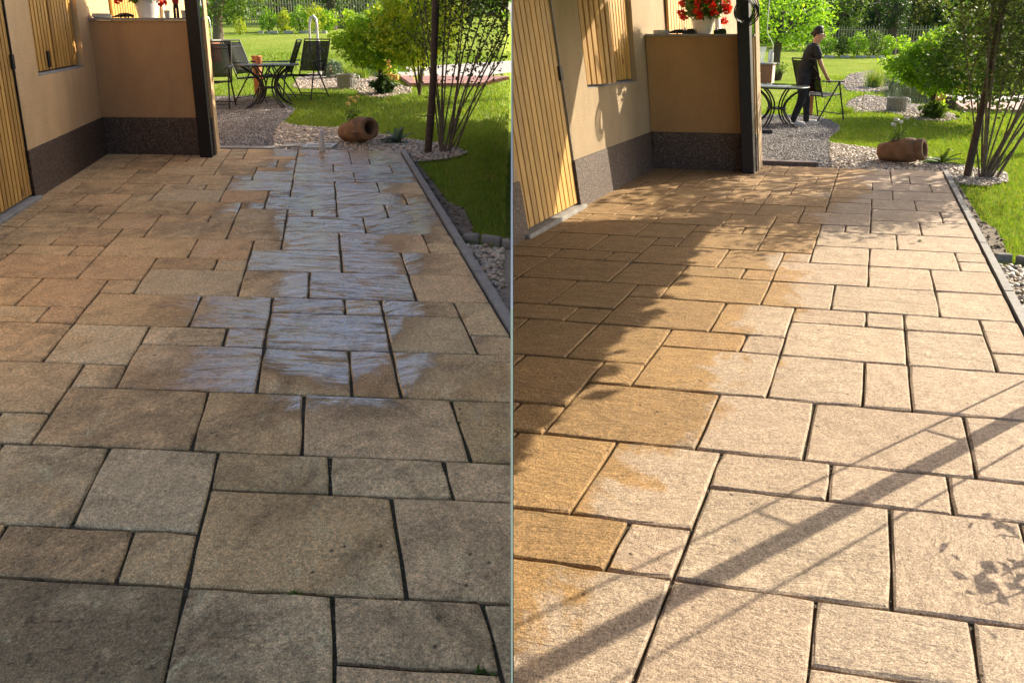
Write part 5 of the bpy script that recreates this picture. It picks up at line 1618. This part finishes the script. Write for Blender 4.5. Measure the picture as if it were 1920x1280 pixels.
for sgn in (-1, 1):
    b = MB(); b.lathe([(0, -0.008), (0.011, -0.004), (0.012, 0.004), (0, 0.008)], hc + fd * 0.073 + rt * 0.032 * sgn + Vector((0, 0, 0.004)), 10); b.build("eye", M['black'], per)
b = MB(); b.lathe([(0, -0.012), (0.02, -0.008), (0.026, 0.004), (0, 0.01)], hc + rt * 0.074 + Vector((0, 0, -0.01)), 10, (math.radians(90), 0, yaw)); b.build("ear", M['skin'], per)

for o in bpy.data.objects:
    if o.get('label', '').startswith("high-backed black mesh chair facing right, held"):
        o.location = Q + Vector((0.345, 0.165, 0.09))
        o.rotation_euler = (0, 0, math.radians(112))

# ------------------------------------------------------------------ far garden: hedge bushes, picket fence, wood pile, trees
def crown_pts(n, r, c, lumps=0.22, low=-1.0, seed=0):
    rg = np.random.default_rng(seed)
    p = rg.normal(size=(n, 3)); p /= np.linalg.norm(p, axis=1)[:, None]
    a, b_, c_ = rg.uniform(3, 6, 3); f1, f2, f3 = rg.uniform(0, 6, 3)
    lm = 1 + lumps * (np.sin(p[:, 0] * a + f1) * np.sin(p[:, 2] * b_ + f2) + 0.6 * np.sin(p[:, 1] * c_ * 1.7 + f3))
    P = p * (rg.uniform(0.35, 1.0, n) ** 0.45 * lm)[:, None]
    # gaps: thin out some directions
    keep = (np.sin(p[:, 0] * 7 + f2) + np.sin(p[:, 1] * 6 + f3) + np.sin(p[:, 2] * 8 + f1)) > -1.1
    P = P[keep & (P[:, 2] > low)]
    return P * np.array(r) + np.array(c)

def tree(g, name, label, u, v, trunk_h, r, cz, n, leaf, mat, tr=0.11, bark='bark', group=None, seed=0, lean=0.0, low=-1.0):
    t = T(g, name, label, "tree" if 'bush' not in name else "bush", u, v, 0, group=group)
    b = MB()
    hh = cz
    b.tube([(0, 0, -0.1), (lean * 0.3, 0.02, trunk_h * 0.5), (lean, 0, trunk_h), (lean * 1.3, 0, hh + r[2] * 0.3)], [tr * 1.25, tr, tr * 0.85, tr * 0.3], 10)
    b.build("trunk", M[bark], t)
    rg = random.Random(seed)
    for i in range(6):
        a = i * 1.05 + rg.uniform(-0.3, 0.3)
        z0 = trunk_h * rg.uniform(0.7, 1.0)
        e = (r[0] * 0.7 * math.cos(a) + lean, r[1] * 0.7 * math.sin(a), hh + r[2] * rg.uniform(-0.1, 0.6))
        b = MB(); b.tube([(lean * .9, 0, z0), ((e[0]) * 0.45, e[1] * 0.45, (z0 + e[2]) / 2 + 0.1), e], [tr * 0.5, tr * 0.33, tr * 0.1], 6); b.build("limb", M[bark], t)
    C = crown_pts(n, r, (lean, 0, cz), seed=seed, low=low)
    C = clipx(g, C, t.location, 0.1)
    V, F = leaves_arrays(C, leaf, 0.6, 0.1, 0.45, 0.1)
    big_mesh("crown" if name != "hedge_bush" else "foliage", V, F, M[mat], t)
    return t

for g in (GL, GR):
    L = g.side == 'L'
    where = "shaded left garden" if L else "sunny right garden"
    names = ["leftmost", "second from left", "middle", "fourth from left", "rightmost"]
    for k, (u, hh, w) in enumerate(((-27, 1.30, .50), (-17.5, 1.15, .48), (-8, 1.35, .55), (1.5, 1.45, .58), (9, 1.2, .5))):
        tree(g, "hedge_bush", "%s of five hedge bushes on the far lawn, %s" % (names[k], where), u, 200 + 3 * math.sin(k * 2), 0.4, (w, w, hh / 2), hh / 2 + 0.02, 1500, 0.10, ('leaf_bright', 'leaf_yellow')[k % 2] if L else ('leaf_bright', 'leaf_mid')[k % 2], 0.03, group="hedge bushes of the " + where, seed=50 + k)
    if L:
        tree(g, "hedge_bush", "small yellow bush alone left of the hedge bushes, shaded left garden", -42, 190, 0.3, (.32, .32, .45), 0.47, 700, 0.09, 'leaf_yellow', 0.02, seed=61)
    # stone edging of the bed
    t = T(g, "bed_edging", "pale stone edging blocks under the hedge bushes of the %s" % where, "edging", -8, 197, 0)
    inv = Matrix.Translation(t.location).inverted()
    for k in range(9):
        u = -31 + k * 4.6 + 1.2 * math.sin(k * 2.7)
        b = MB(); A = g.p(u, 196.5, LAWN_H); b.box(A + Vector((0, 0, 0.05)), (0.26, 0.15, 0.16), (0, 0, g.ang)); o = b.build("edging_block", M['block']); o.parent = t; o.matrix_parent_inverse = inv
    # picket fence
    t = T(g, "picket_fence", "grey picket fence running behind the hedge bushes of the %s" % where, "fence", 0, 238, 0)
    inv = Matrix.Translation(t.location).inverted()
    base = None
    us = np.arange(-48, 52, 1.9)
    for k, u in enumerate(us):
        q = g.p(u, 238, LAWN_H)
        if base is None:
            b = MB(); b.box((0, 0, 0.8), (0.055, 0.025, 1.6)); b.add([(-0.0275, -.0125, 1.6), (0.0275, -.0125, 1.6), (0.0275, .0125, 1.6), (-0.0275, .0125, 1.6), (0, -.0125, 1.68), (0, .0125, 1.68)], [(0, 1, 4), (2, 3, 5), (1, 2, 5, 4), (3, 0, 4, 5)])
            o = base = b.build("picket", M['picket'])
        else:
            o = base.copy(); COL.objects.link(o)
        o.parent = t; o.location = q - t.location + Vector((0, 0, 0.05 * math.sin(k * 2.3))); o.rotation_euler = (0, 0.012 * math.sin(k * 1.7), g.ang)
    for z in (0.45, 1.4):
        b = MB(); b.tube([g.p(us[0], 238.2, LAWN_H + z), g.p(us[-1], 238.2, LAWN_H + z)], 0.035, 6); o = b.build("rail", M['picket']); o.parent = t; o.matrix_parent_inverse = inv
    # wood pile
    t = T(g, "wood_pile", "low stack of split logs beside the dark tree trunk behind the %s" % where, "wood pile", 22 if L else 17, 226, g.ang)
    lb = None
    for r_ in range(5):
        for k in range(13):
            x = -1.0 + k * 0.165 + (0.08 if r_ % 2 else 0)
            rad = 0.075 + 0.010 * math.sin(k * 3.1 + r_)
            if lb is None:
                b = MB(); b.lathe([(1.0, -0.25), (1.0, 0.25)], n=9, rot=(math.radians(90), 0, 0)); o = lb = b.build("log", M['logs'])
            else:
                o = lb.copy(); COL.objects.link(o)
            o.parent = t; o.location = (x, 0.02 * math.sin(k * 5 + r_), 0.08 + r_ * 0.148); o.scale = (rad, 1, rad)
    # pale drooping tree at the left, a dark trunk in the middle
    tree(g, "lawn_tree", "pale spreading low-branched tree on the lawn left in the %s" % where, -43, 150, 1.5, (2.3, 1.7, 1.35), 2.15, 4200 if L else 5200, 0.15, 'leaf_mid' if L else 'leaf_bright', 0.20 if L else 0.17, 'bark_pale' if L else 'bark', seed=5, lean=0.1)
    tree(g, "dark_tree", "dark ivy-clad tree between hedge bushes and wood pile, %s" % where, 11.5 if L else 12, 215, 2.6, (0.75, 0.75, 1.6), 2.6, 2600, 0.13, 'leaf_dark', 0.26, 'bark', seed=8)
    # trees beyond the fence
    kinds = [('leaf_mid', "broad mid-green"), ('leaf_bright', "light green"), ('leaf_dark', "dark green"), ('leaf_olive', "olive-green")]
    spots = ["far left beyond the lawn tree", "left of the hedge bushes", "behind the leftmost hedge bush", "behind the middle hedge bush", "behind the picket fence", "behind the wood pile", "behind the mop-headed tree", "right of the mop-headed tree", "behind the many-stemmed shrub", "far right behind the shrub"]
    order = (0, 1, 1, 0, 1, 0, 1, 1, 0, 1) if L else (0, 2, 2, 0, 2, 3, 2, 0, 2, 2)  # right garden: darker leaf colours stand in for backlit crowns
    for k in range(10):
        u = -118 + k * 30 + 6 * math.sin(k * 2.1)
        v = 275 + 18 * math.sin(k * 1.3 + (0 if L else 1))
        mt, nm = kinds[order[k]]
        rz = 2.4 + 0.5 * math.sin(k * 1.9)
        tree(g, "woodland_tree", "%s tree %s, %s" % (nm, spots[k], where), u, v, 1.2, (1.9, 1.7, rz), rz * 0.92 + 0.3, 2600, 0.24, mt, 0.16, group="trees beyond the fence of the " + where, seed=100 + k + (0 if L else 40))
    # the wood behind them, one mass
    n = 15000 if L else 24000
    UV = np.stack([rng.uniform(-170, 330, n), rng.uniform(318, 352, n)], 1)
    W = g.pa(UV, 0.0)
    W[:, 2] += rng.uniform(0.0, 1.0, n) ** 0.9 * (5.2 + 1.0 * np.sin(UV[:, 0] * 0.11) + 0.7 * np.sin(UV[:, 0] * 0.31))
    W = W[W[:, 0] * g.sgn > 0.3]
    V, F = leaves_arrays(W, 0.5, 0.65, 0.1, 0.4)
    big_mesh("distant_wood", V, F, M['leaf_mid'] if L else M['leaf_dark'], kind='stuff')  # right wood has its backlit darkness put into the leaf colour

# ------------------------------------------------------------------ pergola over the sunny terrace (above the picture; its shade falls into it)
g = GR
HP = 2.30
t = thing("pergola", "dark timber pergola roof over the dry terrace on a slim front post", "pergola", g.p(17, 7.1, 0), 0)
inv = Matrix.Translation(t.location).inverted()
def ppart(b, name, mat, clip=(1, 0.03)):
    o = b.build(name, mat, clip=clip); o.parent = t; o.matrix_parent_inverse = inv; return o
def gbox(u0, u1, v0, v1, h0, h1):
    b = MB(); c = ((u0, v0), (u1, v0), (u1, v1), (u0, v1))
    return b.hexa([g.p(u, v, h0) for u, v in c], [g.p(u, v, h1) for u, v in c])
OUT, FAR, NEAR = 17.1, 32.0, -14.0
ppart(gbox(OUT - 0.9, OUT, NEAR, FAR, HP - 0.12, HP), "edge_beam", M['postblack'])
FW = 25.6          # the far edge runs at a slant back to the house wall
def far_v(u): return FW + (u + 24) / (OUT + 24) * (FAR - FW)
b = MB(); b.hexa([g.p(u, v, HP - 0.07) for u, v in ((-24, FW - 0.3), (OUT, FAR - 0.3), (OUT, FAR), (-24, FW))], [g.p(u, v, HP - 0.002) for u, v in ((-24, FW - 0.3), (OUT, FAR - 0.3), (OUT, FAR), (-24, FW))])
ppart(b, "far_beam", M['postblack'])
for k in range(9):
    v = NEAR + 0.5 + k * 4.6
    ppart(gbox(-24, OUT - 0.95, v, v + 0.3, HP - 0.10, HP - 0.002), "rafter", M['postblack'])
for k in range(9):
    f0, f1 = k / 9, (k + 0.995) / 9
    q = [(-24, NEAR + (FW - NEAR) * f0), (OUT + 0.4, NEAR + (FAR - NEAR) * f0), (OUT + 0.4, NEAR + (FAR - NEAR) * f1), (-24, NEAR + (FW - NEAR) * f1)]
    b = MB(); b.hexa([g.p(u, v, HP + 0.004) for u, v in q], [g.p(u, v, HP + 0.02) for u, v in q])
    ppart(b, "roof_sheet", M['roof'])
pb = Vector((2.45, 2.625, float(g.z(2.45, 2.625))))
b = MB(); b.box(pb + Vector((0, 0, 1.1)), (0.056, 0.056, 2.36), (0, 0, math.radians(30))); ppart(b, "front_post", M['postblack'])
pd = Vector((0.5, -0.866, 0))
for k, off in enumerate((-0.125, 0.105)):
    b = MB(); b.tube([pb + pd * off + Vector((0, 0, 0.0)), pb + pd * off + Vector((0, 0, 2.2))], 0.0048, 6); ppart(b, "trellis_wire", M['wire'])
for z in (0.55, 1.05, 1.55):
    b = MB(); b.tube([pb - pd * 0.125 + Vector((0, 0, z + 0.03)), pb + Vector((0, 0, z))], 0.005, 6); ppart(b, "trellis_rung", M['wire'])
# the vine that grows along its edge
t = thing("climbing_vine", "leafy vine trailing along the outer edge of the pergola over the dry terrace", "vine", g.p(17.3, 18, HP))
n = 2400
UV = np.stack([17.3 + rng.normal(size=n) * 0.42, rng.uniform(-6, 27.0, n)], 1)
C = g.pa(UV, HP - 0.02)
C[:, 2] += rng.normal(size=n) * 0.04 - 0.055 * np.clip(np.sin(UV[:, 1] * 1.9) + 0.4 * np.sin(UV[:, 1] * 4.3), 0, 2)
V, F = leaves_arrays(C - np.array(t.location), 0.085, 0.75, 0.2, 0.4)
big_mesh("leaves", V, F, M['leaf_mid'], t)
b = MB(); b.tube([g.p(17.1 + 0.25 * math.sin(v), v, HP - 0.1 + 0.03 * math.sin(2.2 * v)) - t.location for v in np.linspace(-6, 27, 40)], 0.012, 6); b.build("vine_stem", M['bark'], t)
for (x, y, z, n_, lab) in ((2.24, 2.08, 0.50, 46, "leafy rose spray leaning over the right edge of the dry terrace"), (1.84, 1.80, 0.40, 40, "leafy rose spray nearest the camera right of the dry terrace")):
    t = thing("rose_bush", lab, "plant", (x + 0.25, y + 0.06, GR.z(x, y) - 0.02))
    b = MB(); b.tube([(0, 0, 0), (-0.02, 0, z * 0.7), (-0.12, -0.03, z * 0.97), (-0.28, -0.07, z + 0.03)], [0.007, 0.006, 0.004, 0.002], 6); b.build("cane", M['bark'], t)
    b = MB(); b.tube([(-0.02, 0, z * 0.7), (-0.10, 0.05, z * 0.8), (-0.2, 0.10, z * 0.86)], [0.005, 0.004, 0.002], 6); b.build("cane", M['bark'], t)
    C = rng.normal(size=(n_, 3)) * [0.075, 0.045, 0.03] + [-0.20, -0.02, z]
    V, F = leaves_arrays(C, 0.042, 0.60, 0.5, 0.3); big_mesh("leaves", V, F, M['leaf_mid'], t)

# a garden tree just right of the picture, whose crown shades the far end of the dry terrace
tw = GR.uv(7.6, 9.25)
tree(GR, "garden_tree", "round-crowned tree right of the picture that shades the far end of the dry terrace", tw[0], tw[1], 1.9, (1.35, 1.35, 0.95), 3.1, 3400, 0.10, 'leaf_mid', 0.09, seed=77)

# two unseen trees added behind the right-hand house to shade the left lawn and table
for (x, y, cz, r, sd_, lab) in ((3.33, 11.62, 4.05, (1.6, 1.6, 1.1), 91, "added tall tree just behind the right-hand house, shading the left garden, nearer of two"), (2.78, 14.19, 4.35, (1.55, 1.55, 1.1), 92, "added tall tree behind the right-hand house, shading the left garden, farther of two")):
    q = GR.uv(x, y)
    tree(GR, "added_shade_tree", lab, q[0], q[1], 2.7, r, cz, 5200, 0.16, 'leaf_mid', 0.14, group="added shade trees behind the right-hand house", seed=sd_)

print("objects", len(bpy.data.objects))
